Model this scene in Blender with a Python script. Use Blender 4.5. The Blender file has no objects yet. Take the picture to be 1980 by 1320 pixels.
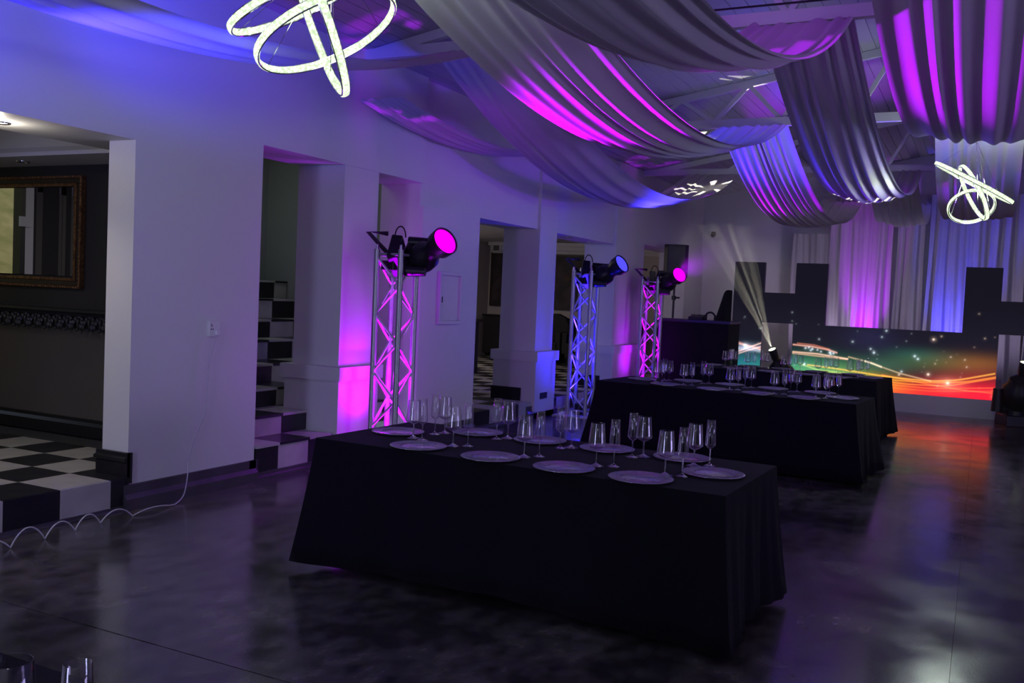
import bpy, math, random
import numpy as np
from mathutils import Vector, Matrix

# ------------------------------------------------------------------ camera, world, light, exposure
SC = bpy.context.scene
COL = SC.collection
cam_d = bpy.data.cameras.new('camera'); cam = bpy.data.objects.new('camera', cam_d); COL.objects.link(cam)
cam_d.sensor_width = 36.0
cam_d.lens = 1820.0 / 1980.0 * 36.0
cam_d.clip_end = 200
R_IMG = ((0.4480, -0.8930, 0.0445), (-0.0234, -0.0615, -0.9978), (0.8937, 0.4460, -0.0482))
rx, dn, fw = [Vector(r).normalized() for r in R_IMG]
fw = rx.cross(dn).normalized(); dn = fw.cross(rx).normalized()
up = -dn; bk = -fw
cam.matrix_world = Matrix(((rx.x, up.x, bk.x, 0.0), (rx.y, up.y, bk.y, 0.0), (rx.z, up.z, bk.z, 1.5), (0, 0, 0, 1)))
SC.camera = cam
SC.view_settings.view_transform = 'Standard'
SC.view_settings.look = 'None'
SC.view_settings.exposure = 0.0
SC.view_settings.gamma = 1.0
SC.view_settings.use_curve_mapping = False
SC.cycles.max_bounces = 20
SC.cycles.diffuse_bounces = 4
SC.cycles.glossy_bounces = 5
SC.cycles.transmission_bounces = 20
SC.cycles.transparent_max_bounces = 32
SC.cycles.volume_bounces = 0
SC.cycles.sample_clamp_indirect = 3.0
SC.cycles.caustics_reflective = False
SC.cycles.caustics_refractive = False

world = bpy.data.worlds.new('sky'); SC.world = world; world.use_nodes = True
wb = world.node_tree.nodes['Background']
wb.inputs[0].default_value = (0.62, 0.74, 1.0, 1); wb.inputs[1].default_value = 0.55

MAGENTA = (0.46, 0.0, 1.0); BLUE = (0.035, 0.025, 1.0); VIOLET = (0.42, 0.16, 1.0)

def lamp(name, kind, loc, energy, color, aim=None, **kw):
    d = bpy.data.lights.new(name, kind); o = bpy.data.objects.new(name, d); COL.objects.link(o)
    o.location = loc; d.energy = energy; d.color = color
    if aim is not None:
        o.rotation_euler = (Vector(aim) - Vector(loc)).to_track_quat('-Z', 'Y').to_euler()
    for k, v in kw.items(): setattr(d, k, v)
    return o
def spot(name, loc, aim, energy, color, deg, blend=0.6, size=0.05):
    return lamp(name, 'SPOT', loc, energy, color, aim, spot_size=math.radians(deg), spot_blend=blend, shadow_soft_size=size)

# daylight through the rear window, sun on the grass, foyer light and added fills
lamp('daylight_window', 'AREA', (-2.45, 2.6, 1.45), 78, (0.50, 0.52, 1.0), (6, 2.9, 1.0), shape='RECTANGLE', size=0.8, size_y=1.8)
lamp('side_fill', 'AREA', (4.8, -6.7, 1.15), 98, (0.53, 0.45, 1.0), (5.2, 4.9, 0.5), shape='RECTANGLE', size=3.4, size_y=1.2)  # added violet fill, unseen; the side wall has no window
lamp('overhead_fill', 'POINT', (-0.9, -0.4, 2.75), 62, (0.86, 0.82, 1.0), None, shadow_soft_size=0.25)  # added overhead fill for the front floor; no chandelier hangs here
lamp('foyer_fill', 'AREA', (2.2, 7.4, 2.74), 12, (1.0, 0.93, 0.80), (2.2, 7.4, 0.0), shape='RECTANGLE', size=1.0, size_y=1.0)  # added unseen fill for the mirror end of the foyer
lamp('foyer_glow', 'AREA', (13.8, 8.6, 2.55), 48, (1.0, 0.86, 0.78), (14.5, 7.6, 0.0), shape='RECTANGLE', size=5, size_y=1.0)
lamp('stair_fill', 'AREA', (7.2, 6.6, 3.25), 6, (0.78, 0.92, 0.80), (7.2, 6.6, 0.0), shape='RECTANGLE', size=1.2, size_y=1.2)  # added unseen lamp that brightens the stairwell
sun = lamp('sun', 'SUN', (-6, 9, 9), 0.9, (1.0, 0.9, 0.7), None, angle=0.02)
sun.rotation_euler = Vector((0.15, 0.65, -0.75)).to_track_quat('-Z', 'Y').to_euler()
# coloured show lighting; the lamps of the towers and beam lights are made with their fixtures
spot('blue_wash', (1.9, 3.9, 2.3), (2.9, 4.50, 3.5), 250, BLUE, 104, 1.0, 0.08)
spot('blue_drape_wash', (2.7, 3.7, 2.1), (3.7, 4.0, 2.85), 420, BLUE, 66, 0.9, 0.08)
spot('violet_wash', (6.9, -5.2, 1.9), (7.4, -0.1, 3.0), 25, MAGENTA, 50, 0.9, 0.1)
spot('ceiling_fill', (11.2, -5.0, 1.9), (9.9, 2.7, 3.9), 420, MAGENTA, 34, 0.9, 0.1)  # added fill without a fixture, turns the roof boards more purple
spot('blue_wash_side', (11.2, -5.2, 1.9), (10.4, 1.6, 3.0), 600, BLUE, 46, 0.9, 0.1)
for loc, en, colr, aim in (((6.72, 4.48, 0.19), 230, MAGENTA, (6.80, 4.92, 1.45)), ((11.22, 4.58, 0.19), 250, (0.02, 0.008, 1.0), (10.78, 4.92, 1.45)), ((13.62, 4.48, 0.19), 80, MAGENTA, (13.75, 4.92, 1.45))):
    spot('tower_uplight', loc, aim, en * 0.38, colr, 104, 1.0, 0.05)
    spot('tower_uplight_core', loc, (loc[0], loc[1], 2.2), 1100, colr, 21, 0.6, 0.05)
    lamp('tower_scatter_fill', 'POINT', (loc[0], loc[1], 0.75), en * 0.085, colr, None, shadow_soft_size=0.06)  # added bodiless lamp standing in for light scattered by the lacing
spot('curtain_uplight_and_fill', (17.25, 1.9, 0.35), (17.75, 1.88, 1.9), 420, MAGENTA, 38, 1.0, 0.05)
spot('curtain_uplight_and_fill', (17.25, 0.55, 0.35), (17.75, 0.4, 2.0), 430, BLUE, 50, 1.0, 0.05)
spot('curtain_uplight_and_fill', (17.0, 2.6, 0.35), (17.75, 2.3, 2.4), 55, (0.80, 0.62, 1.0), 120, 1.0, 0.1)  # added wide lilac fill for the curtain, not an uplight
spot('curtain_uplight_and_fill', (16.7, 0.2, 0.35), (17.75, 0.3, 2.6), 48, (0.72, 0.60, 1.0), 130, 1.0, 0.1)  # second added curtain fill, no fixture behind it
spot('end_wall_fill', (15.7, 3.9, 3.3), (17.95, 4.6, 1.3), 30, (1.0, 0.82, 0.92), 74, 1.0, 0.15)  # added unseen lamp to lift the end wall near the corner
spot('curtain_uplight_and_fill', (17.25, -2.2, 0.35), (17.75, -2.2, 2.2), 110, MAGENTA, 80, 1.0, 0.05)

def gobo(o, r0, w, n, thr):
    # a metal pattern wheel inside the lamp: a broken ring of openings
    d = o.data; d.use_nodes = True; nt = d.node_tree
    em = nt.nodes.get('Emission') or nt.nodes.new('ShaderNodeEmission')
    tc = nt.nodes.new('ShaderNodeTexCoord'); sx = nt.nodes.new('ShaderNodeSeparateXYZ'); nt.links.new(tc.outputs['Normal'], sx.inputs[0])
    def mth(op, a, b=None):
        m = nt.nodes.new('ShaderNodeMath'); m.operation = op
        for i, q in enumerate((a, b)):
            if q is None: continue
            if isinstance(q, (int, float)): m.inputs[i].default_value = q
            else: nt.links.new(q, m.inputs[i])
        return m.outputs[0]
    az = mth('ABSOLUTE', sx.outputs[2]); X = mth('DIVIDE', sx.outputs[0], az); Y = mth('DIVIDE', sx.outputs[1], az)
    R = mth('SQRT', mth('ADD', mth('MULTIPLY', X, X), mth('MULTIPLY', Y, Y)))
    ring = mth('LESS_THAN', mth('ABSOLUTE', mth('SUBTRACT', R, r0)), w)
    dots = mth('GREATER_THAN', mth('SINE', mth('MULTIPLY', mth('ARCTAN2', Y, X), n)), thr)
    nt.links.new(mth('MULTIPLY', ring, dots), em.inputs['Strength'])

# ------------------------------------------------------------------ node materials
def mat(name, color, rough=0.5, metal=0.0, spec=0.5, noise=None, bump=None, trans=0.0, coat=0.0, emit=None, sheen=0.0):
    m = bpy.data.materials.new(name); m.use_nodes = True
    nt = m.node_tree; b = nt.nodes['Principled BSDF']
    b.inputs['Base Color'].default_value = (*color, 1); b.inputs['Roughness'].default_value = rough
    b.inputs['Metallic'].default_value = metal; b.inputs['Specular IOR Level'].default_value = spec
    b.inputs['Transmission Weight'].default_value = trans; b.inputs['Coat Weight'].default_value = coat
    b.inputs['Sheen Weight'].default_value = sheen
    if emit:
        b.inputs['Emission Color'].default_value = (*emit[0], 1); b.inputs['Emission Strength'].default_value = emit[1]
    if noise or bump:
        tc = nt.nodes.new('ShaderNodeTexCoord')
    if noise:
        scale, amount, c2 = noise
        n = nt.nodes.new('ShaderNodeTexNoise'); n.inputs['Scale'].default_value = scale; n.inputs['Detail'].default_value = 5
        nt.links.new(tc.outputs['Object'], n.inputs['Vector'])
        r = nt.nodes.new('ShaderNodeMapRange'); r.inputs[1].default_value = 0.5 - amount; r.inputs[2].default_value = 0.5 + amount
        nt.links.new(n.outputs['Fac'], r.inputs[0])
        x = nt.nodes.new('ShaderNodeMix'); x.data_type = 'RGBA'
        x.inputs[6].default_value = (*color, 1); x.inputs[7].default_value = (*c2, 1)
        nt.links.new(r.outputs[0], x.inputs[0]); nt.links.new(x.outputs[2], b.inputs['Base Color'])
    if bump:
        scale, strength = bump
        n = nt.nodes.new('ShaderNodeTexNoise'); n.inputs['Scale'].default_value = scale; n.inputs['Detail'].default_value = 4
        nt.links.new(tc.outputs['Object'], n.inputs['Vector'])
        bp = nt.nodes.new('ShaderNodeBump'); bp.inputs['Strength'].default_value = strength; bp.inputs['Distance'].default_value = 0.01
        nt.links.new(n.outputs['Fac'], bp.inputs['Height']); nt.links.new(bp.outputs[0], b.inputs['Normal'])
    return m

M = {}
M['wall'] = mat('white_plaster', (0.70, 0.70, 0.71), 0.55, bump=(9, 0.06), noise=(0.7, 0.25, (0.66, 0.66, 0.66)))
M['soffit'] = mat('white_ceiling_paint', (0.72, 0.71, 0.69), 0.6, bump=(12, 0.04))
M['board'] = mat('white_roof_board', (0.40, 0.40, 0.43), 0.42, bump=(6, 0.05))
M['steel_white'] = mat('white_painted_steel', (0.62, 0.62, 0.64), 0.4, bump=(20, 0.05))
M['dark_wall'] = mat('dark_brown_wall', (0.030, 0.027, 0.028), 0.6, noise=(2.0, 0.2, (0.022, 0.021, 0.024)))
M['olive_wall'] = mat('olive_brown_wall', (0.11, 0.095, 0.075), 0.6, noise=(1.6, 0.25, (0.085, 0.078, 0.068)))
M['stair_wall'] = mat('grey_green_stair_plaster', (0.32, 0.32, 0.32), 0.7, bump=(8, 0.1), noise=(1.2, 0.25, (0.25, 0.27, 0.27)))
M['foyer_wall'] = mat('beige_plaster', (0.55, 0.50, 0.45), 0.6, bump=(9, 0.05))
M['black_tile'] = mat('black_marble_tile', (0.010, 0.010, 0.013), 0.28, noise=(7, 0.2, (0.02, 0.02, 0.025)))
M['white_tile'] = mat('white_marble_tile', (0.50, 0.49, 0.46), 0.3, noise=(6, 0.2, (0.40, 0.38, 0.36)))
M['grout'] = mat('grey_screed', (0.05, 0.05, 0.052), 0.7, bump=(30, 0.2))
M['skirting'] = mat('grey_concrete_skirting', (0.075, 0.068, 0.074), 0.45, noise=(5, 0.2, (0.045, 0.04, 0.047)))
M['black_paint'] = mat('black_painted_wood', (0.010, 0.010, 0.012), 0.35, bump=(15, 0.05))
M['cloth'] = mat('black_table_linen', (0.0058, 0.0050, 0.0085), 0.9, spec=0.10, sheen=0.02, bump=(300, 0.15))
M['black_metal'] = mat('black_powder_coat', (0.012, 0.012, 0.014), 0.38, bump=(80, 0.05))
M['black_plastic'] = mat('black_plastic', (0.008, 0.008, 0.010), 0.38, spec=0.3, bump=(60, 0.03))
M['alu'] = mat('brushed_aluminium', (0.40, 0.40, 0.43), 0.40, metal=0.6, bump=(90, 0.03))
M['alu_matte'] = mat('dull_aluminium', (0.58, 0.58, 0.60), 0.42, metal=0.35, bump=(70, 0.03))
M['chrome'] = mat('chrome', (0.8, 0.8, 0.82), 0.12, metal=1.0)
M['white_plastic'] = mat('white_plastic', (0.75, 0.75, 0.76), 0.35, bump=(40, 0.02))
M['dark_hole'] = mat('dark_recess', (0.004, 0.004, 0.004), 0.8, bump=(40, 0.02))
M['stage'] = mat('white_stage_fascia', (0.70, 0.69, 0.70), 0.5, bump=(10, 0.05))
M['gilt'] = mat('bronzed_gilt', (0.34, 0.17, 0.075), 0.38, metal=0.7, noise=(40, 0.2, (0.10, 0.05, 0.03)), bump=(60, 0.4))
M['frame_dark'] = mat('dark_carved_wood', (0.03, 0.018, 0.014), 0.4, bump=(45, 0.5))
M['carving'] = mat('dark_carved_relief', (0.022, 0.022, 0.026), 0.3, bump=(55, 0.4))
M['mirror'] = mat('mirror_silvering', (0.86, 0.87, 0.86), 0.01, metal=1.0)
M['upholstery'] = mat('dark_upholstery', (0.016, 0.014, 0.018), 0.7, bump=(60, 0.2))
M['painting'] = mat('dark_canvas', (0.022, 0.018, 0.022), 0.6, noise=(5, 0.12, (0.055, 0.035, 0.04)))
M['grass'] = mat('dry_grass_bank', (0.20, 0.20, 0.05), 0.9, noise=(3, 0.2, (0.40, 0.33, 0.13)), bump=(30, 0.8))
M['leaf'] = mat('dark_leaf', (0.016, 0.022, 0.014), 0.5, bump=(30, 0.3))
M['door_black'] = mat('dark_door_frame', (0.014, 0.014, 0.017), 0.4, bump=(20, 0.05))
M['net_curtain'] = mat('grey_blind', (0.12, 0.115, 0.105), 0.8, bump=(20, 0.1))
M['cable_white'] = mat('white_cable', (0.50, 0.50, 0.53), 0.4, bump=(20, 0.02))

def fabric(name, color, trans):
    m = bpy.data.materials.new(name); m.use_nodes = True; nt = m.node_tree
    for n in list(nt.nodes):
        if n.type != 'OUTPUT_MATERIAL': nt.nodes.remove(n)
    out = [n for n in nt.nodes if n.type == 'OUTPUT_MATERIAL'][0]
    d = nt.nodes.new('ShaderNodeBsdfDiffuse'); t = nt.nodes.new('ShaderNodeBsdfTranslucent'); x = nt.nodes.new('ShaderNodeMixShader')
    tc = nt.nodes.new('ShaderNodeTexCoord'); n = nt.nodes.new('ShaderNodeTexNoise'); n.inputs['Scale'].default_value = 3.0
    cr = nt.nodes.new('ShaderNodeMix'); cr.data_type = 'RGBA'
    cr.inputs[6].default_value = (*[c * 0.92 for c in color], 1); cr.inputs[7].default_value = (*color, 1)
    nt.links.new(tc.outputs['Object'], n.inputs['Vector']); nt.links.new(n.outputs['Fac'], cr.inputs[0])
    nt.links.new(cr.outputs[2], d.inputs[0]); nt.links.new(cr.outputs[2], t.inputs[0])
    x.inputs[0].default_value = trans
    nt.links.new(d.outputs[0], x.inputs[1]); nt.links.new(t.outputs[0], x.inputs[2]); nt.links.new(x.outputs[0], out.inputs[0])
    return m
M['drape'] = fabric('ivory_voile', (0.66, 0.65, 0.66), 0.22)
M['curtain'] = fabric('ivory_curtain', (0.62, 0.60, 0.62), 0.12)

def emission(name, color, strength):
    m = bpy.data.materials.new(name); m.use_nodes = True; nt = m.node_tree
    for n in list(nt.nodes):
        if n.type != 'OUTPUT_MATERIAL': nt.nodes.remove(n)
    out = [n for n in nt.nodes if n.type == 'OUTPUT_MATERIAL'][0]
    e = nt.nodes.new('ShaderNodeEmission'); e.inputs[0].default_value = (*color, 1); e.inputs[1].default_value = strength
    nt.links.new(e.outputs[0], out.inputs[0]); return m
M['lens_magenta'] = emission('lit_magenta_lens', (0.80, 0.0, 1.0), 1.6)
M['lens_blue'] = emission('lit_blue_lens', (0.07, 0.06, 1.0), 1.5)
M['lens_white'] = emission('lit_white_lens', (0.93, 1.0, 0.70), 6.0)
M['downlight_on'] = emission('lit_downlight', (1.0, 0.93, 0.80), 4.0)

def crystal():
    m = emission('lit_crystal_band', (0.80, 1.0, 0.66), 1.6); nt = m.node_tree
    e = [n for n in nt.nodes if n.type == 'EMISSION'][0]
    tc = nt.nodes.new('ShaderNodeTexCoord'); v = nt.nodes.new('ShaderNodeTexVoronoi'); v.inputs['Scale'].default_value = 75
    nt.links.new(tc.outputs['Object'], v.inputs['Vector'])
    r = nt.nodes.new('ShaderNodeMapRange'); r.inputs[1].default_value = 0.0; r.inputs[2].default_value = 0.7; r.inputs[3].default_value = 2.6; r.inputs[4].default_value = 0.9
    nt.links.new(v.outputs['Distance'], r.inputs[0]); nt.links.new(r.outputs[0], e.inputs[1]); return m
M['crystal'] = crystal()

def glass():
    m = bpy.data.materials.new('clear_glass'); m.use_nodes = True; nt = m.node_tree; b = nt.nodes['Principled BSDF']
    b.inputs['Base Color'].default_value = (0.97, 0.97, 0.98, 1); b.inputs['Roughness'].default_value = 0.0
    b.inputs['Transmission Weight'].default_value = 1.0; b.inputs['IOR'].default_value = 1.5
    return m
M['glass'] = glass()
def thin_glass():
    # blown glass walls too thin to bend the light: clear head on, mirror-like towards the edges
    m = bpy.data.materials.new('thin_blown_glass'); m.use_nodes = True; nt = m.node_tree
    for n in list(nt.nodes):
        if n.type != 'OUTPUT_MATERIAL': nt.nodes.remove(n)
    out = [n for n in nt.nodes if n.type == 'OUTPUT_MATERIAL'][0]
    t = nt.nodes.new('ShaderNodeBsdfTransparent'); t.inputs[0].default_value = (0.97, 0.97, 0.975, 1)
    g = nt.nodes.new('ShaderNodeBsdfGlossy'); g.inputs['Roughness'].default_value = 0.03; g.inputs['Color'].default_value = (1, 1, 1, 1)
    f = nt.nodes.new('ShaderNodeLayerWeight'); f.inputs['Blend'].default_value = 0.5
    p_ = nt.nodes.new('ShaderNodeMath'); p_.operation = 'POWER'; p_.inputs[1].default_value = 2.6
    r = nt.nodes.new('ShaderNodeMapRange'); r.inputs[3].default_value = 0.055; r.inputs[4].default_value = 0.9
    x = nt.nodes.new('ShaderNodeMixShader')
    nt.links.new(f.outputs['Facing'], p_.inputs[0]); nt.links.new(p_.outputs[0], r.inputs[0]); nt.links.new(r.outputs[0], x.inputs[0])
    nt.links.new(t.outputs[0], x.inputs[1]); nt.links.new(g.outputs[0], x.inputs[2]); nt.links.new(x.outputs[0], out.inputs[0])
    return m
M['thin_glass'] = thin_glass()
M['stem_glass'] = thin_glass(); M['stem_glass'].name = 'solid_stem_glass'
[n for n in M['stem_glass'].node_tree.nodes if n.type == 'MAP_RANGE'][0].inputs[3].default_value = 0.35
M['charger'] = mat('clear_charger_well', (0.50, 0.48, 0.54), 0.10, trans=0.92, spec=0.6, bump=(26, 0.35))
M['charger_rim'] = mat('silvered_charger_rim', (0.31, 0.30, 0.34), 0.14, metal=0.6, bump=(60, 0.5))
M['window_glass'] = mat('window_glass', (1, 1, 1), 0.0, trans=1.0, bump=(3, 0.01)); M['window_glass'].node_tree.nodes['Principled BSDF'].inputs['IOR'].default_value = 1.02

def floor_mat():
    m = bpy.data.materials.new('polished_dark_concrete'); m.use_nodes = True; nt = m.node_tree; b = nt.nodes['Principled BSDF']
    tc = nt.nodes.new('ShaderNodeTexCoord')
    def noise(scale, detail, sx=1.0, sy=1.0):
        mp = nt.nodes.new('ShaderNodeMapping'); mp.inputs['Scale'].default_value = (sx, sy, 1)
        n = nt.nodes.new('ShaderNodeTexNoise'); n.inputs['Scale'].default_value = scale; n.inputs['Detail'].default_value = detail
        nt.links.new(tc.outputs['Object'], mp.inputs[0]); nt.links.new(mp.outputs[0], n.inputs['Vector']); return n
    n1 = noise(1.1, 8); n2 = noise(6.5, 10, 1, 1.35)
    add = nt.nodes.new('ShaderNodeMath'); add.operation = 'MULTIPLY'
    nt.links.new(n1.outputs['Fac'], add.inputs[0]); nt.links.new(n2.outputs['Fac'], add.inputs[1])
    r = nt.nodes.new('ShaderNodeValToRGB')
    r.color_ramp.elements[0].position = 0.18; r.color_ramp.elements[0].color = (0.026, 0.0235, 0.025, 1)
    r.color_ramp.elements[1].position = 0.40; r.color_ramp.elements[1].color = (0.118, 0.106, 0.102, 1)
    nt.links.new(add.outputs[0], r.inputs[0]); nt.links.new(r.outputs[0], b.inputs['Base Color'])
    n3 = noise(2.2, 9); rr = nt.nodes.new('ShaderNodeMapRange'); rr.inputs[1].default_value = 0.35; rr.inputs[2].default_value = 0.7
    rr.inputs[3].default_value = 0.12; rr.inputs[4].default_value = 0.29
    nt.links.new(n3.outputs['Fac'], rr.inputs[0]); nt.links.new(rr.outputs[0], b.inputs['Roughness'])
    n4 = noise(40, 4, 1, 3); bp = nt.nodes.new('ShaderNodeBump'); bp.inputs['Strength'].default_value = 0.05; bp.inputs['Distance'].default_value = 0.01
    nt.links.new(n4.outputs['Fac'], bp.inputs['Height']); nt.links.new(bp.outputs[0], b.inputs['Normal'])
    b.inputs['IOR'].default_value = 1.62; b.inputs['Coat Weight'].default_value = 0.15; b.inputs['Coat Roughness'].default_value = 0.10
    return m
M['floor'] = floor_mat()

def checker_mat():
    m = bpy.data.materials.new('checkered_marble'); m.use_nodes = True; nt = m.node_tree; b = nt.nodes['Principled BSDF']
    tc = nt.nodes.new('ShaderNodeTexCoord'); c = nt.nodes.new('ShaderNodeTexChecker'); c.inputs['Scale'].default_value = 1 / 0.37
    c.inputs[1].default_value = (0.010, 0.010, 0.013, 1); c.inputs[2].default_value = (0.48, 0.46, 0.43, 1)
    mp = nt.nodes.new('ShaderNodeMapping'); mp.inputs['Location'].default_value = (0.13, 0.0, 0.2)
    nt.links.new(tc.outputs['Object'], mp.inputs[0]); nt.links.new(mp.outputs[0], c.inputs[0]); nt.links.new(c.outputs[0], b.inputs['Base Color'])
    b.inputs['Roughness'].default_value = 0.3; return m
M['checker'] = checker_mat()

def screen_mat():
    m = emission('led_wall_picture', (1, 1, 1), 1.0); nt = m.node_tree
    e = [n for n in nt.nodes if n.type == 'EMISSION'][0]; out = [n for n in nt.nodes if n.type == 'OUTPUT_MATERIAL'][0]
    a = nt.nodes.new('ShaderNodeVertexColor'); a.layer_name = 'picture'
    nt.links.new(a.outputs[0], e.inputs[0])
    g = nt.nodes.new('ShaderNodeBsdfPrincipled'); g.inputs['Base Color'].default_value = (0.006, 0.006, 0.008, 1); g.inputs['Roughness'].default_value = 0.7; g.inputs['Specular IOR Level'].default_value = 0.15
    s = nt.nodes.new('ShaderNodeAddShader'); nt.links.new(e.outputs[0], s.inputs[0]); nt.links.new(g.outputs[0], s.inputs[1]); nt.links.new(s.outputs[0], out.inputs[0])
    return m
M['screen'] = screen_mat()

# ------------------------------------------------------------------ mesh helpers
class MB:
    def __init__(self): self.v = []; self.f = []
    def add(self, vs, fs):
        o = len(self.v); self.v += [tuple(p) for p in vs]; self.f += [tuple(i + o for i in f) for f in fs]; return self
    def box(self, x0, x1, y0, y1, z0, z1):
        x0, x1 = min(x0, x1), max(x0, x1); y0, y1 = min(y0, y1), max(y0, y1); z0, z1 = min(z0, z1), max(z0, z1)
        vs = [(x0, y0, z0), (x1, y0, z0), (x1, y1, z0), (x0, y1, z0), (x0, y0, z1), (x1, y0, z1), (x1, y1, z1), (x0, y1, z1)]
        return self.add(vs, [(3, 2, 1, 0), (4, 5, 6, 7), (0, 1, 5, 4), (1, 2, 6, 5), (2, 3, 7, 6), (3, 0, 4, 7)])
    def prism(self, poly, axis, a0, a1):
        # poly: 2D points in the two other axes (in xyz order), extruded along axis
        def p3(p, a): return {'x': (a, p[0], p[1]), 'y': (p[0], a, p[1]), 'z': (p[0], p[1], a)}[axis]
        n = len(poly); vs = [p3(p, a0) for p in poly] + [p3(p, a1) for p in poly]
        fs = [tuple(range(n - 1, -1, -1)), tuple(range(n, 2 * n))] + [(i, (i + 1) % n, n + (i + 1) % n, n + i) for i in range(n)]
        return self.add(vs, fs)
    def beam(self, p, q, w, h=None, upv=(0, 0, 1)):
        h = h or w; p = Vector(p); q = Vector(q); d = (q - p).normalized(); u = Vector(upv)
        if abs(d.dot(u)) > 0.98: u = Vector((0, 1, 0))
        s = d.cross(u).normalized() * (w / 2); t = s.cross(d).normalized() * (h / 2)
        vs = [p - s - t, p + s - t, p + s + t, p - s + t, q - s - t, q + s - t, q + s + t, q - s + t]
        return self.add(vs, [(0, 1, 2, 3), (7, 6, 5, 4), (4, 5, 1, 0), (5, 6, 2, 1), (6, 7, 3, 2), (7, 4, 0, 3)])
    def tube(self, pts, r, n=10, closed=False, cap=True):
        P = [Vector(p) for p in pts]; k = len(P); rings = []; rr = r if isinstance(r, (list, tuple)) else [r] * k
        prev = None
        for i in range(k):
            if closed: d = (P[(i + 1) % k] - P[i - 1])
            else: d = P[min(i + 1, k - 1)] - P[max(i - 1, 0)]
            d = d.normalized()
            if prev is None:
                u = Vector((0, 0, 1)) if abs(d.z) < 0.9 else Vector((1, 0, 0)); s = d.cross(u).normalized()
            else:
                s = (prev - d * prev.dot(d)).normalized()
            prev = s; t = d.cross(s)
            rings.append([P[i] + (s * math.cos(2 * math.pi * j / n) + t * math.sin(2 * math.pi * j / n)) * rr[i] for j in range(n)])
        vs = [v for ring in rings for v in ring]; fs = []
        for i in range(k if closed else k - 1):
            a = i * n; b = ((i + 1) % k) * n
            for j in range(n): fs.append((a + j, b + j, b + (j + 1) % n, a + (j + 1) % n))
        if cap and not closed: fs += [tuple(range(n)), tuple((k - 1) * n + j for j in range(n - 1, -1, -1))]
        return self.add(vs, fs)
    def lathe(self, prof, n=24, mtx=None, wob=None):
        vs = []; fs = []; k = len(prof); M4 = mtx or Matrix.Identity(4)
        for j in range(n):
            a = 2 * math.pi * j / n
            for (r, z) in prof:
                rr = r + (wob(a, r) if wob else 0)
                vs.append(M4 @ Vector((rr * math.cos(a), rr * math.sin(a), z)))
        for j in range(n):
            for i in range(k - 1):
                a = j * k + i; b = ((j + 1) % n) * k + i; fs.append((a, b, b + 1, a + 1))
        return self.add(vs, fs)
    def ball(self, c, r, n=16, m=10, sq=(1, 1, 1)):
        pr = [(math.sin(math.pi * i / m), -math.cos(math.pi * i / m)) for i in range(m + 1)]
        pr[0] = (0.001, -1); pr[-1] = (0.001, 1)
        return self.lathe(pr, n, Matrix.Translation(c) @ Matrix.Diagonal((r * sq[0], r * sq[1], r * sq[2], 1)))
    def build(self, name, m, parent=None, smooth=False, local=False, bevel=0.0):
        off = Vector((0, 0, 0))
        if parent is not None and not local:
            p = parent
            while p is not None: off += p.location; p = p.parent
        me = bpy.data.meshes.new(name)
        me.from_pydata([(v[0] - off.x, v[1] - off.y, v[2] - off.z) for v in self.v], [], self.f)
        me.materials.append(m)
        if smooth: me.polygons.foreach_set('use_smooth', [True] * len(me.polygons))
        me.update()
        o = bpy.data.objects.new(name, me); COL.objects.link(o)
        if parent is not None: o.parent = parent
        if bevel:
            md = o.modifiers.new('edge', 'BEVEL'); md.width = bevel; md.segments = 2; md.limit_method = 'ANGLE'
        if smooth:
            try: me.set_sharp_from_angle(angle=math.radians(42))
            except Exception: pass
        return o

def tag(o, label=None, cat=None, group=None, kind=None):
    if label: o['label'] = label
    if cat: o['category'] = cat
    if group: o['group'] = group
    if kind: o['kind'] = kind
    return o
def thing(name, label, cat, loc=(0, 0, 0), group=None):
    o = bpy.data.objects.new(name, None); COL.objects.link(o); o.location = loc; o.empty_display_size = 0.1
    return tag(o, label, cat, group)
def structure(name, label, loc=(0, 0, 0)):
    o = bpy.data.objects.new(name, None); COL.objects.link(o); o.location = loc; o['kind'] = 'structure'; o['label'] = label
    o['category'] = label.split(',')[0].split()[-1] if False else name.split('_')[0]
    return o
def copy_tree(o, parent=None):
    c = o.copy(); COL.objects.link(c)
    if parent is not None: c.parent = parent
    for ch in list(o.children): copy_tree(ch, c)
    return c
def link_copy(src, name, parent, loc, mtl=None):
    c = bpy.data.objects.new(name, src.data); COL.objects.link(c); c.parent = parent; c.location = loc
    return c

rnd = random.Random(7)
YW = 4.92          # hall side of the long wall
TH = 0.5           # wall thickness at the piers
ZC = 3.48          # underside level of the roof trusses
TR = (-0.70, 3.05, 6.80, 10.55, 14.30)   # truss positions along the hall
XB = 18.0          # stage end wall
TILE = 0.37
def roof(y): return 3.56 + 0.18 * (YW - y) if y > -1.0 else 3.56 + 0.18 * (YW + 1.0) - 0.18 * (-1.0 - y)

# ------------------------------------------------------------------ floor: concrete slabs with saw cuts
fl = structure('floor', 'polished dark concrete hall floor with saw cut joints')
MB().box(-2.6, 18.2, -7.0, 4.95, -0.12, -0.012).build('floor_bed', M['grout'], fl)
xs = [-2.6, 2.78, 6.58, 10.4, 14.2, 18.0]; ys = [-7.0, -3.6, 0.035, 1.18, 4.95]
for i in range(len(xs) - 1):
    for j in range(len(ys) - 1):
        g = 0.0007; ga = 0.0035 if i == 1 else 0.0007; gb_ = 0.0035 if i == 0 else 0.0007
        MB().box(xs[i] + ga, xs[i + 1] - gb_, ys[j] + g, ys[j + 1] - g, -0.06, 0.0).build('floor_slab', M['floor'], fl)

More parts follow.
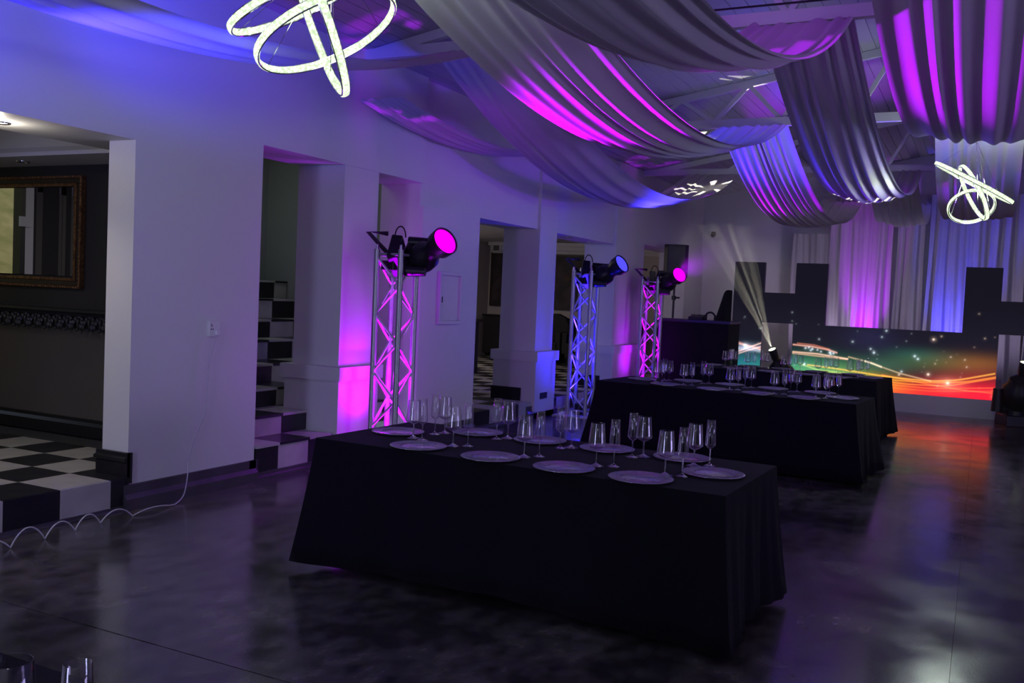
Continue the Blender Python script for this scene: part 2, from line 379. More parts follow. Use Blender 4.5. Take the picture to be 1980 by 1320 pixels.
# ------------------------------------------------------------------ long wall with piers and openings
w = structure('wall_left', 'white plastered long wall with piers and openings to the foyer')
def wbox(x0, x1, y0, y1, z0, z1, name='wall_panel', m='wall'): return MB().box(x0, x1, y0, y1, z0, z1).build(name, M[m], w)
wbox(4.34, 5.53, YW, YW + 0.24, 0.0, 2.39)
wbox(7.81, 8.96, YW, YW + TH, 0.0, 2.33)
wbox(16.8, 18.0, YW, YW + TH, 0.0, 2.42)
wbox(-2.6, 1.4, YW, YW + 0.24, 0.0, 2.39)
wbox(-2.6, 5.53, YW, YW + 0.60, 2.39, 3.60, 'header')
wbox(5.53, 7.81, YW, YW + TH, 2.55, 3.60, 'header')
wbox(7.81, 10.50, YW + 0.04, YW + TH, 2.33, 3.60, 'header')
wbox(11.03, 14.5, YW + 0.04, YW + TH, 2.33, 3.60, 'header')
wbox(14.5, 18.0, YW + 0.04, YW + TH, 2.42, 3.60, 'header')
# skirting along the hall side
bb = structure('baseboard_left', 'grey concrete skirting along the foot of the white wall')
for x0, x1, z1 in ((4.30, 5.53, 0.16), (5.53, 6.45, 0.055), (1.4, 4.30, 0.03), (7.81, 8.96, 0.15), (10.3, 11.15, 0.16), (8.96, 10.3, 0.05), (11.15, 13.0, 0.05)):
    MB().prism([(YW + 0.01, 0.0), (YW - 0.05, 0.0), (YW - 0.05, z1 * 0.45), (YW - 0.022, z1 * 0.62), (YW - 0.022, z1), (YW + 0.01, z1)], 'x', x0, x1).build('skirting', M['skirting'], bb)
MB().prism([(YW - 0.022, 0.16), (YW - 0.022, 0.0), (YW + 0.2, 0.0), (YW + 0.2, 0.16)], 'x', 5.46, 5.555).build('skirting', M['skirting'], bb)

def pier(x0, x1, y0, y1, label, ztop=3.55, socket=False, black=True, split=None):
    p = structure('pillar', label, ((x0 + x1) / 2, (y0 + y1) / 2, 0))
    MB().box(x0, x1, y0, y1, 0.8, ztop).build('shaft', M['wall'], p)
    MB().box(x0 - 0.055, x1 + 0.03, y0 - 0.05, y1 + 0.04, 0.0, 0.705).build('plinth', M['wall'], p)
    MB().box(x0 - 0.085, x1 + 0.06, y0 - 0.08, y1 + 0.07, 0.705, 0.825).build('plinth_cap', M['wall'], p)
    if black:
        MB().box(x0 - 0.075, x0 - 0.05, y0 + 0.14, y1 + 0.05, 0.21, 0.37).build('black_skirting', M['black_paint'], p)
    if socket:
        MB().box(10.60, 10.80, y0 - 0.058, y0 - 0.048, 0.235, 0.31).build('dark_socket_plate', M['dark_hole'], p)
    return p
pier(6.55, 7.05, YW + 0.003, YW + TH, 'white square pillar on a plinth at the foot of the stairs', ztop=2.549, black=False)
pier(10.50, 11.01, YW, YW + TH, 'white square pillar on a plinth behind the blue tower', socket=True)
pier(13.17, 14.45, YW + 0.0, YW + TH, 'wide white pillar on a plinth behind the far magenta tower')

# ------------------------------------------------------------------ foyer behind the wall: raised checkered floor and steps
ff = structure('floor_foyer', 'raised foyer floor of black and white checkered marble tiles')
MB().box(-2.6, 5.30, YW + 0.02, 9.6, -0.1, 0.195).build('screed', M['grout'], ff)
MB().box(8.7, 18.0, YW + 0.02, 9.6, -0.1, 0.195).build('screed', M['grout'], ff)
tb = MB().box(0.0015, TILE - 0.0015, 0.0015, TILE - 0.0015, 0.0, 0.014)
t_black = tb.build('tile', M['black_tile'], ff); t_white = tb.build('tile', M['white_tile'], ff)
first = {0: t_black, 1: t_white}; used = {0: False, 1: False}
def lay(x, y, par, parent=ff):
    par &= 1
    if not used[par]:
        used[par] = True; first[par].location = (x, y, 0.196); return first[par]
    return link_copy(first[par], 'tile', parent, (x, y, 0.196))
GX = 3.828 - 12 * TILE
for i in range(6, 16):
    for j in range(0, 8):
        x = GX + i * TILE; y = YW + j * TILE
        if x + TILE > 5.29 or x < 1.4: continue
        lay(x, y, i + j + 1)
for i in range(0, 14):
    for j in range(0, 8):
        lay(8.98 + i * TILE, YW + j * TILE, i + j)
MB().box(14.17, 17.99, YW + 0.02, 9.5, 0.190, 0.208).build('far_tiles', M['checker'], ff)
MB().box(8.98, 14.16, YW + 8 * TILE, 9.5, 0.190, 0.208).build('far_tiles', M['checker'], ff)
# tiled risers towards the hall
def riser_row(x0, x1, y, z0, z1, phase, parent, grid0):
    k = math.floor((x0 - grid0) / TILE)
    x = grid0 + k * TILE
    while x < x1 - 0.01:
        a, b = max(x, x0), min(x + TILE, x1)
        if b - a > 0.02:
            MB().box(a + 0.0012, b - 0.0012, y - 0.012, y + 0.004, z0, z1).build('riser_tile', M['black_tile'] if (k + phase) % 2 == 0 else M['white_tile'], parent)
        x += TILE; k += 1
riser_row(1.5, 4.34, YW, 0.03, 0.207, 0, ff, 3.461 - 12 * TILE)
riser_row(8.96, 10.44, YW, 0.05, 0.207, 0, ff, 8.98)
riser_row(11.05, 13.1, YW, 0.05, 0.207, 1, ff, 8.98)

st = structure('floor_staircase', 'checkered black and white marble staircase climbing behind the white pillar')
SY = [4.92, 5.21, 5.59, 5.97, 6.35, 6.65, 6.95, 7.25, 7.55]; SZ = [0.05, 0.265, 0.434, 0.596, 0.764, 0.955, 1.14, 1.35, 1.55]
for s in range(8):
    xr = 6.45 if s == 0 else (7.79 if s < 2 else 8.60)
    MB().box(5.54, xr - 0.02, SY[s] + 0.01, 7.56, SZ[s] - 0.05, SZ[s + 1] - 0.02).build('step_core', M['grout'], st)
    riser_row(5.54, xr, SY[s] + 0.006, SZ[s] + (0.0 if s else 0.0), SZ[s + 1] - 0.022, 0 if s < 3 else 1, st, 5.43)
    k = 0; x = 5.43
    while x < xr - 0.01:
        a, b = max(x, 5.54), min(x + TILE, xr)
        par = (k + (1 if s < 3 else 0)) % 2
        if b - a > 0.03:
            MB().box(a + 0.001, b - 0.001, SY[s] - 0.022, SY[s + 1] + 0.01, SZ[s + 1] - 0.021, SZ[s + 1]).build('tread_tile', M['black_tile'] if par == 0 else M['white_tile'], st)
        x += TILE; k += 1
sw = structure('wall_stairwell', 'grey green plastered stairwell walls')
MB().box(5.28, 8.8, 7.58, 7.75, 0.0, 3.4).build('wall_panel', M['stair_wall'], sw)
MB().box(8.62, 8.8, YW + TH, 7.58, 0.0, 3.4).build('wall_panel', M['stair_wall'], sw)
MB().box(5.40, 5.535, YW + 0.24, 7.58, 0.0, 3.4).build('wall_panel', M['stair_wall'], sw)
MB().box(5.3, 8.8, YW + TH, 7.75, 3.3, 3.42).build('soffit', M['stair_wall'], sw)

# foyer side room on the left: mirror wall, ceiling, mouldings
fw_ = structure('wall_foyer_end', 'dark foyer wall carrying the gilt framed mirror')
MB().box(5.27, 5.40, YW + 0.26, 9.6, 1.15, 3.0).build('upper_wall', M['dark_wall'], fw_)
MB().box(5.265, 5.40, YW + 0.26, 9.6, 0.2, 1.15).build('lower_wall', M['olive_wall'], fw_)
MB().prism([(5.27, 0.21), (5.225, 0.21), (5.225, 0.30), (5.245, 0.325), (5.245, 0.35), (5.27, 0.35)], 'y', YW + 0.26, 9.6).build('dark_skirting', M['black_paint'], fw_)
cp = structure('ceiling_foyer', 'white foyer ceiling with stepped cornice and downlights')
MB().box(-2.6, 5.4, YW + 0.58, 9.6, 2.78, 2.9).build('ceiling_panel', M['soffit'], cp)
MB().box(4.86, 5.4, YW + 0.60, 9.6, 2.40, 2.80).build('bulkhead', M['soffit'], cp)
MB().prism([(4.86, 2.40), (4.80, 2.40), (4.80, 2.43), (4.84, 2.47), (4.86, 2.47)], 'y', YW + 0.6, 9.6).build('cornice', M['soffit'], cp)
MB().box(8.8, 18.0, YW + TH, 9.6, 2.62, 2.75).build('ceiling_panel', M['soffit'], cp)
for k, (x0, z0, z1) in enumerate(((17.70, 2.55, 2.62), (17.80, 2.47, 2.55), (17.92, 2.40, 2.47))):
    MB().box(x0, 18.0, YW + TH, 9.5, z0, z1).build('cornice', M['soffit'], cp)
jb = structure('baseboard_jamb', 'black moulded skirting at the end of the white wall')
MB().prism([(4.34, 0.21), (4.315, 0.21), (4.315, 0.30), (4.295, 0.315), (4.295, 0.335), (4.315, 0.345), (4.315, 0.37), (4.34, 0.37)], 'y', YW - 0.02, YW + 0.27).build('skirting', M['black_paint'], jb)
MB().box(4.32, 4.36, YW - 0.02, YW + 0.0, 0.17, 0.37).build('skirting', M['black_paint'], jb)

def downlight(loc, label, on):
    d = thing('downlight', label, 'ceiling light', loc, 'downlights of the foyer ceiling')
    x, y, z = loc
    MB().lathe([(0.032, -0.001), (0.050, -0.006), (0.052, -0.001), (0.052, 0.002), (0.032, 0.002)], 24, Matrix.Translation(loc)).build('trim_ring', M['chrome'], d, True)
    MB().lathe([(0.0005, 0.0), (0.033, 0.0)], 20, Matrix.Translation((x, y, z - 0.0015))).build('lamp_face', M['downlight_on'] if on else M['dark_hole'], d)
downlight((3.66, 5.27, 2.388), 'lit round downlight in the soffit over the checkered foyer step', True)
spot('downlight_lamp', (3.66, 5.27, 2.37), (3.66, 5.27, 0), 26, (1.0, 0.9, 0.75), 120, 1.0, 0.03)
lamp('downlight_spill', 'POINT', (3.62, 5.27, 2.30), 4.0, (1.0, 0.9, 0.75), None, shadow_soft_size=0.03)
downlight((5.02, 6.95, 2.398), 'unlit round downlight in the bulkhead above the gilt mirror', False)
downlight((9.25, 5.15, 2.329), 'small unlit downlight under the header beside the meter cupboard wall', False)
downlight((11.9, 5.15, 2.329), 'small unlit downlight under the header above the blue lamp head', False)
downlight((12.75, 5.15, 2.329), 'small unlit downlight under the header beside the wide pillar', False)

# mirror with frame
mi = thing('framed_mirror', 'large mirror in a dark and gilt carved frame reflecting a garden window', 'mirror', (5.26, 7.55, 1.4))
MB().box(5.252, 5.262, 6.58, 8.55, 1.50, 2.22).build('mirror_glass', M['mirror'], mi)
def frame_part(d0, d1, x0, x1, m, name):
    y0, y1, z0, z1 = 6.52, 8.61, 1.40, 2.31
    b = MB()
    b.box(x0, x1, y0 + d0, y1 - d0, z1 - d1, z1 - d0); b.box(x0, x1, y0 + d0, y1 - d0, z0 + d0, z0 + d1)
    b.box(x0, x1, y0 + d0, y0 + d1, z0 + d1, z1 - d1); b.box(x0, x1, y1 - d1, y1 - d0, z0 + d1, z1 - d1)
    return b.build(name, m, mi, bevel=0.003)
frame_part(0.0, 0.02, 5.222, 5.268, M['gilt'], 'gilt_outer_moulding')
frame_part(0.02, 0.06, 5.232, 5.268, M['frame_dark'], 'dark_frame')
frame_part(0.06, 0.085, 5.224, 5.268, M['gilt'], 'gilt_inner_moulding')
beads = MB()
for k in range(70):
    y = 6.53 + k * 0.03
    for z in (1.408, 2.302): beads.ball((5.222, y, z), 0.008, 6, 4)
for k in range(30):
    z = 1.42 + k * 0.03; beads.ball((5.222, 6.53, z), 0.008, 6, 4)
tag(beads.build('bead_moulding', M['gilt'], mi, True), kind='stuff')
# bevel strip of the mirror
bv = MB(); bv.prism([(5.2515, 6.581), (5.2475, 6.585), (5.2515, 6.60)], 'z', 1.505, 2.215); bv.build('bevel_edge', M['mirror'], mi)
# carved mantel below
mt = thing('carved_mantel', 'dark carved mantel shelf of acanthus leaves below the gilt mirror', 'mantel', (5.2, 7.4, 1.1))
MB().prism([(5.27, 1.235), (5.13, 1.235), (5.13, 1.215), (5.17, 1.20), (5.19, 1.18), (5.27, 1.18)], 'y', 5.25, 9.4).build('shelf', M['carving'], mt)
MB().box(5.215, 5.27, 5.25, 9.4, 1.09, 1.185).build('backing', M['carving'], mt)
def acanthus(y):
    b = MB()
    for s in (-1, 1):
        for k in range(4):
            a = 0.35 + 0.5 * k; r = 0.055 - 0.006 * k
            b.ball((5.205 - 0.010 * k, y + s * math.sin(a) * 0.05, 1.145 + math.cos(a) * 0.035 - 0.012 * k), 0.021, 7, 5, (0.7, 0.75, 1.3))
    b.ball((5.195, y, 1.12), 0.024, 8, 5, (0.8, 0.7, 2.0)); b.ball((5.18, y, 1.075), 0.016, 7, 5)
    return b
lf = acanthus(5.33).build('acanthus_leaf', M['carving'], mt, True)
for k in range(1, 27): link_copy(lf, 'acanthus_leaf', mt, (0, 0.128 * k, 0))

# rear wall with its wide window, and the garden window of the foyer that the mirror shows
wr = structure('wall_rear', 'rear wall of the hall and foyer with a tall window')
for (y0, y1, z0, z1) in ((-7.0, 1.9, -0.1, 5.0), (1.9, 3.3, -0.1, 0.55), (1.9, 3.3, 2.55, 5.0), (3.3, 9.75, -0.1, 5.0)):
    MB().box(-2.75, -2.6, y0, y1, z0, z1).build('wall_panel', M['wall'], wr)
wn = structure('window_1', 'tall rear window of the hall')
for y in (1.9, 2.57, 3.24): MB().box(-2.72, -2.62, y, y + 0.06, 0.55, 2.55).build('window_frame', M['door_black'], wn)
for z in (0.55, 2.49): MB().box(-2.72, -2.62, 1.9, 3.3, z, z + 0.06).build('window_frame', M['door_black'], wn)
MB().box(-2.68, -2.67, 1.9, 3.3, 0.58, 2.52).build('pane', M['window_glass'], wn)
w2 = structure('window_2', 'dark framed garden window of the foyer with drawn dark blinds')
for x0, x1, mk in ((3.60, 3.66, 'door_black'), (3.50, 3.60, 'white_plastic'), (5.05, 5.13, 'door_black')): MB().box(x0, x1, 9.50, 9.62, 0.2, 2.62).build('window_frame', M[mk], w2)
MB().box(3.5, 5.13, 9.50, 9.62, 2.50, 2.62).build('window_frame', M['door_black'], w2)
MB().box(3.54, 3.68, 9.47, 9.50, 2.02, 2.13).build('catch_plate', M['white_plastic'], w2)
for x0, x1, mk in ((2.70, 2.92, 'upholstery'), (2.92, 3.02, 'net_curtain'), (3.02, 3.09, 'upholstery'), (3.09, 3.135, 'net_curtain'), (3.14, 3.18, 'net_curtain'), (3.18, 3.39, 'upholstery'), (3.39, 3.47, 'net_curtain'), (3.47, 3.50, 'upholstery')):
    MB().box(x0, x1, 9.50, 9.56, 0.25, 2.42 if mk == 'net_curtain' else 2.6).build('blind_strip', M[mk], w2)
gb = structure('outside_ground', 'dry grass bank in the sun beyond the garden window')
MB().prism([(10.6, 0.3), (18.0, 5.2), (18.0, -0.5), (10.6, -0.5)], 'x', -4.0, 14.0).build('grass_bank', M['grass'], gb)

# remaining shell
wbk = structure('wall_back', 'white end wall behind the stage')
MB().box(XB, XB + 0.15, -7.0, 9.75, -0.1, 5.0).build('wall_panel', M['wall'], wbk)
wrt = structure('wall_right', 'white long wall opposite the piers')
MB().box(-2.75, 18.1, -7.15, -7.0, -0.1, 5.0).build('wall_panel', M['wall'], wrt)
wfo = structure('wall_foyer', 'beige outer wall of the foyer')
for x0, x1, z0, z1 in ((-2.75, 3.5, -0.1, 3.2), (5.13, 18.1, -0.1, 3.2), (3.5, 5.13, -0.1, 0.25), (3.5, 5.13, 2.6, 3.2)): MB().box(x0, x1, 9.6, 9.75, z0, z1).build('wall_panel', M['foyer_wall'], wfo)
MB().box(17.985, 18.0, YW + TH, 9.6, 0.2, 2.42).build('wall_panel', M['foyer_wall'], wfo)

ce = structure('ceiling', 'boarded pitched roof ceiling in white')
yb = YW + 0.3; nb = 46; wbd = (yb + 1.0) / nb
for k in range(nb):
    y1 = yb - k * wbd; y0 = y1 - wbd + 0.006
    z1 = roof(y1); z0 = roof(y0)
    MB().prism([(y1, z1), (y0, z0), (y0, z0 + 0.02), (y1, z1 + 0.02)], 'x', -2.7, 18.1).build('ceiling_board', M['board'], ce)
MB().prism([(yb, roof(yb) + 0.012), (-1.0, roof(-1.0) + 0.012), (-7.1, roof(-7.1) + 0.012), (-7.1, roof(-7.1) + 0.06), (-1.0, roof(-1.0) + 0.07), (yb, roof(yb) + 0.07)], 'x', -2.75, 18.15).build('roof_deck', M['board'], ce)

# ------------------------------------------------------------------ roof trusses
def truss(x, idx):
    lab = ('white steel roof truss above the first set of ceiling drapes', 'white steel roof truss over the chandelier close by', 'white steel roof truss crossing over the magenta tower', 'white steel roof truss above the white pillar behind the blue tower', 'white steel roof truss nearest the stage')[idx]
    t = structure('truss', lab, (x, 0, ZC))
    MB().beam((x, YW, ZC + 0.045), (x, -6.95, ZC + 0.045), 0.07, 0.09).build('bottom_chord', M['steel_white'], t)
    for ya, yb_ in ((YW, -1.0), (-1.0, -6.95)):
        MB().beam((x, ya, roof(ya) - 0.045), (x, yb_, roof(yb_) - 0.045), 0.056, 0.08).build('rafter', M['steel_white'], t)
    y = 3.6; step = 0.75
    while y > -6.0:
        ym = y - step / 2
        for a, b in (((x, y, ZC + 0.06), (x, ym, roof(ym) - 0.06)), ((x, ym, roof(ym) - 0.06), (x, y - step, ZC + 0.06))):
            MB().beam(a, b, 0.045, 0.045).build('strut', M['steel_white'], t)
        y -= step
    if idx == 2: MB().beam((x - 0.05, 2.2, ZC + 0.13), (x - 0.05, -3, ZC + 0.13), 0.012).build('conduit', M['black_plastic'], t)
for i, x in enumerate(TR): truss(x, i)
for k, y in enumerate((3.0, 1.2)):
    pass

# ------------------------------------------------------------------ ceiling drapes
def swag(name, label, x0, x1, y0, y1, sag, seed, nf=9, amp=0.045, z0=None, z1=None, squeeze=0.10, m='drape'):
    r = random.Random(seed); nu, nv = 64, nf * 14
    za = ZC + 0.02 if z0 is None else z0; zb = ZC + 0.02 if z1 is None else z1
    ph = [r.uniform(0, 6.28) for _ in range(6)]
    # irregular fold phase across the width
    fr = [0.0]
    for k in range(nf): fr.append(fr[-1] + r.uniform(0.6, 1.5))
    tot = fr[-1]; fr = [f / tot for f in fr]; am = [r.uniform(0.45, 1.25) for _ in range(nf)]
    def fold(v):
        for k in range(nf):
            if v <= fr[k + 1] or k == nf - 1:
                t = (v - fr[k]) / (fr[k + 1] - fr[k]); return am[k] * (0.5 - 0.5 * math.cos(2 * math.pi * t)) ** 0.8
    vs = []; fs = []
    for i in range(nu + 1):
        u = i / nu; x = x0 + (x1 - x0) * u
        q = 4 * u * (1 - u)
        dz = (zb - za) / (x1 - x0) - sag * 4 * (1 - 2 * u) / (x1 - x0)
        nl = math.hypot(dz, 1); nx, nz = -dz / nl, 1 / nl
        g = 1 - squeeze * (1 - q)
        for j in range(nv + 1):
            v = j / nv
            vv = v + 0.012 * math.sin(3.1 * u + ph[0] + 5 * v)
            f = fold(min(max(vv, 0), 1)) - 0.5 + 0.10 * math.sin(ph[1] + 21 * v + 2.0 * u)
            d = f * amp * 2 * (0.55 + 0.45 * q)
            bel = sag * (1 + 0.10 * math.sin(math.pi * v) - 0.04 * math.sin(ph[2] + 3 * v))
            y = (y0 + y1) / 2 + (v - 0.5) * (y1 - y0) * g + 0.012 * math.sin(ph[3] + 9 * v + 4 * u)
            z = za + (zb - za) * u - bel * q
            vs.append((x + nx * d, y, z + nz * d))
    for i in range(nu):
        for j in range(nv):
            a = i * (nv + 1) + j; fs.append((a, a + nv + 1, a + nv + 2, a + 1))
    t = MB(); t.v = vs; t.f = fs
    o = t.build(name, M[m], None, True)
    return tag(o, label, 'drape', 'ivory drapes swagged between the roof trusses')
swag('ceiling_drape', 'ivory drape swagged along the white wall behind the near chandelier', -0.70, 6.80, 3.45, 4.25, 0.72, 1, 7, 0.014)
swag('ceiling_drape', 'thin ivory drape hugging the white wall above the stairs pillar', 6.60, 10.55, 4.35, 4.86, 0.22, 2, 5, 0.014, z0=3.10, z1=3.30)
swag('ceiling_drape', 'long ivory drape glowing magenta in front of the boarded ceiling', 3.05, 10.55, 1.98, 2.85, 0.72, 3, 7, 0.016)
swag('ceiling_drape', 'ivory drape dipping over the blue tower with a blue lit belly', 6.80, 14.30, 3.40, 4.28, 0.76, 4, 6, 0.014)
swag('ceiling_drape', 'grey shaded ivory drape sweeping overhead beside the magenta one', -0.70, 6.80, 0.88, 1.66, 0.93, 5, 7, 0.024)
swag('ceiling_drape', 'dark violet shaded drape with bright hem hanging left of the small chandelier', 6.80, 14.30, 0.86, 1.58, 0.70, 6, 7, 0.022)
swag('ceiling_drape', 'wide heavy drape with scalloped hem overhead above the small chandelier', 3.05, 10.55, -0.42, 0.60, 0.675, 7, 7, 0.019)
swag('ceiling_drape', 'bright ivory drape lit by the small chandelier in front of it', 10.55, 17.9, -0.28, 0.60, 0.62, 8, 8, 0.014)
swag('ceiling_drape', 'ivory drape with blue top and magenta belly near the stage', 10.55, 17.9, 2.00, 2.80, 0.72, 9, 9, 0.018)
swag('ceiling_drape', 'short violet drape hanging square before the stage curtain', 14.30, 17.9, 0.90, 1.62, 0.55, 10, 7, 0.016)

# ------------------------------------------------------------------ stage curtains
def curtain(label, ya, yb, ztop, seed, zb=0.0):
    r = random.Random(seed); n = int(abs(yb - ya) / 0.012); vs = []; fs = []; ph = [r.uniform(0, 6.3) for _ in range(4)]
    hs = [zb, 0.8, 1.6, 2.4, ztop]
    for i in range(n + 1):
        y = ya + (yb - ya) * i / n
        d = 0.05 * math.sin(24 * y + 1.6 * math.sin(5.1 * y + ph[0])) + 0.02 * math.sin(61 * y + ph[1]) + 0.03 * math.sin(3.3 * y + ph[2])
        for h, z in enumerate(hs): vs.append((17.72 + d * (1.15 - 0.12 * h), y + 0.02 * math.sin(h + 7 * y + ph[3]), z))
    k = len(hs)
    for i in range(n):
        for h in range(k - 1): fs.append((i * k + h, (i + 1) * k + h, (i + 1) * k + h + 1, i * k + h + 1))
    t = MB(); t.v = vs; t.f = fs
    return tag(t.build('stage_curtain', M['curtain'], None, True), label, 'curtain', 'ivory curtains behind the stage screen')
curtain('narrow low ivory curtain behind the tall notches of the screen', 3.20, 2.58, 2.86, 1)
curtain('ivory stage curtain lit magenta from below', 2.54, 1.48, 3.55, 2)
curtain('ivory stage curtain between the magenta and blue uplights', 1.44, 0.97, 3.55, 3)
curtain('ivory stage curtain lit deep blue from below', 0.93, -0.55, 3.55, 4)
curtain('violet shaded ivory stage curtain past the blue one', -0.60, -3.4, 3.55, 5)
rl = structure('trim_2', 'curtain rail above the stage')
MB().beam((17.8, 3.25, 3.56), (17.8, -3.4, 3.56), 0.03).build('rail', M['alu_matte'], rl)

# ------------------------------------------------------------------ stage platform and LED wall
sg = thing('stage_platform', 'low white fronted stage platform under the screen', 'stage', (16.6, -1.0, 0))
MB().box(15.491, 17.6, -5.0, 3.69, 0.25, 0.28).build('deck', M['black_paint'], sg)
MB().box(15.455, 15.49, -5.0, 1.3, 0.0, 0.28).build('fascia', M['stage'], sg)
MB().box(15.455, 15.49, 1.302, 3.75, 0.0, 0.28).build('fascia', M['stage'], sg)

rs = random.Random(11)
def seg_glow(A, B, pts, w, hot=0.0):
    out = np.zeros_like(A)
    pa = np.array([p[0] for p in pts]); pb = np.array([p[1] for p in pts])
    o = np.argsort(pa); yb_ = np.interp(A, pa[o], pb[o]); inside = (A >= pa.min()) & (A <= pa.max())
    d = np.abs(B - yb_); out = np.exp(-(d / w) ** 2) * inside
    return out
def smooth_line(pts, n=60):
    pa = np.array([p[0] for p in pts], float); pb = np.array([p[1] for p in pts], float)
    a = np.linspace(pa[0], pa[-1], n); b = np.interp(a, pa, pb)
    for _ in range(6): b[1:-1] = (b[:-2] + 2 * b[1:-1] + b[2:]) / 4
    return list(zip(a, b))
STARS = [(0.608, 0.97, 1.0), (0.593, 0.867, .7), (0.554, 0.668, .9), (0.567, 0.611, 1.3), (0.779, 0.873, 1.5), (0.716, 0.597, 1.3), (0.728, 0.556, 1.2), (0.485, 0.766, .8), (0.356, 0.775, .6), (0.806, 0.928, .6), (0.768, 0.327, 1.7), (0.838, 0.213, 3.0), (0.305, 0.618, 1.2), (0.318, 0.63, 1.1), (0.332, 0.61, 1.3), (0.326, 0.585, 1.0), (0.352, 0.60, 1.0), (0.366, 0.575, .9), (0.401, 0.571, 1.5), (0.415, 0.56, 1.2), (0.404, 0.545, 1.1), (0.303, 0.354, 1.6), (0.672, 0.342, 1.0), (0.244, 1.191, .5), (0.063, 0.587, 2.6), (0.058, 0.60, 1.6), (0.999, 0.06, 1.6), (0.892, 0.588, .6), (0.843, 0.618, .6), (0.664, 0.29, 1.0), (0.79, 0.5, .5), (0.9, 0.48, .6), (0.955, 0.93, .5), (0.93, 1.3, .5), (0.12, 0.9, .5), (0.44, 1.15, .5)]
for _ in range(60): STARS.append((rs.uniform(0, 1.25), rs.uniform(0.05, 1.1), rs.uniform(0.08, 0.3)))
def picture(A, B):
    def sm(x, a, b): t = np.clip((x - a) / (b - a), 0, 1); return t * t * (3 - 2 * t)
    C = np.zeros(A.shape + (3,))
    C += np.array([0.010, 0.009, 0.019])
    def blob(a, b, sa, sb, c): C[...] += np.exp(-((A - a) / sa) ** 2 - ((B - b) / sb) ** 2)[..., None] * np.array(c)
    bottom = 1 - sm(B, 0.0, 0.52 + 0.06 * np.sin(7 * A))
    blob(0.04, 0.22, 0.16, 0.24, (0.010, 0.20, 0.26)); blob(0.06, 0.57, 0.07, 0.06, (0.25, 0.28, 0.40))
    blob(0.32, 0.30, 0.17, 0.20, (0.02, 0.23, 0.12)); blob(0.30, 0.10, 0.15, 0.20, (0.10, 0.30, 0.06))
    blob(0.46, 0.16, 0.14, 0.20, (0.16, 0.26, 0.02)); blob(0.60, 0.42, 0.12, 0.12, (0.015, 0.06, 0.045))
    blob(0.76, 0.52, 0.15, 0.14, (0.03, 0.075, 0.015)); blob(0.72, 0.62, 0.10, 0.10, (0.0, 0.045, 0.04))
    blob(0.94, 0.55, 0.13, 0.13, (0.20, 0.06, 0.005)); blob(0.92, 0.36, 0.14, 0.14, (0.16, 0.012, 0.006))
    blob(0.58, 0.12, 0.10, 0.13, (0.45, 0.20, 0.0)); blob(0.63, 0.02, 0.11, 0.12, (0.55, 0.05, 0.005))
    blob(0.80, 0.03, 0.18, 0.17, (0.80, 0.008, 0.02)); blob(0.97, 0.10, 0.14, 0.17, (0.78, 0.005, 0.025)); blob(1.2, 0.08, 0.14, 0.17, (0.6, 0.005, 0.02))
    blob(0.838, 0.20, 0.05, 0.10, (0.5, 0.16, 0.10)); blob(0.55, 0.85, 0.10, 0.25, (0.008, 0.008, 0.035))
    def streak(pts, w, c): C[...] += seg_glow(A, B, smooth_line(pts), w)[..., None] * np.array(c)
    W = 0.012
    for (pts, w, c) in (
        ([(-0.001, 0.651), (0.058, 0.604), (0.128, 0.544)], W, (0.9, 0.42, 0.30)), ([(0.0, 0.69), (0.06, 0.615), (0.128, 0.57)], W * .8, (0.5, 0.2, 0.14)),
        ([(0.0, 0.431), (0.059, 0.54), (0.128, 0.66)], W, (1.0, 0.6, 0.5)), ([(0.0, 0.40), (0.06, 0.50), (0.128, 0.60)], W, (0.8, 0.45, 0.4)),
        ([(0.0, 0.52), (0.06, 0.55), (0.128, 0.52)], W * 2.2, (0.35, 0.35, 0.42)),
        ([(0.254, 0.663), (0.331, 0.648), (0.392, 0.613), (0.43, 0.57)], W, (0.9, 0.42, 0.32)), ([(0.27, 0.69), (0.34, 0.675), (0.40, 0.62)], W * .8, (0.5, 0.14, 0.08)),
        ([(0.254, 0.543), (0.352, 0.535), (0.473, 0.484)], W, (1.0, 0.58, 0.42)), ([(0.254, 0.52), (0.352, 0.50), (0.47, 0.478)], W * .9, (0.7, 0.35, 0.24)),
        ([(0.47, 0.52), (0.544, 0.462), (0.591, 0.402), (0.668, 0.31), (0.781, 0.224)], W * .9, (0.55, 0.38, 0.22)), ([(0.535, 0.468), (0.56, 0.445), (0.60, 0.39)], W * 1.2, (0.7, 0.6, 0.45)),
        ([(0.28, 0.36), (0.36, 0.27), (0.436, 0.26), (0.55, 0.22)], W, (0.40, 0.42, 0.10)), ([(0.314, 0.346), (0.436, 0.314), (0.631, 0.241), (0.781, 0.224), (0.871, 0.269), (0.998, 0.41)], W, (0.9, 0.42, 0.05)),
        ([(0.35, 0.24), (0.50, 0.22), (0.631, 0.20), (0.781, 0.20), (0.9, 0.25), (1.02, 0.38)], W * .8, (0.8, 0.30, 0.02)), ([(0.4, 0.18), (0.55, 0.19), (0.70, 0.15), (0.84, 0.17), (1.02, 0.36)], W * .7, (0.9, 0.22, 0.03)),
        ([(0.40, 0.15), (0.60, 0.13), (0.78, 0.11), (1.02, 0.20)], W * .7, (0.8, 0.12, 0.02)), ([(0.6, 0.27), (0.78, 0.17), (0.9, 0.12), (1.02, 0.11)], W * .7, (0.8, 0.15, 0.03)),
        ([(0.58, 0.08), (0.78, 0.07), (1.02, 0.15)], W * .6, (0.5, 0.10, 0.02))):
        streak(pts, w, c)
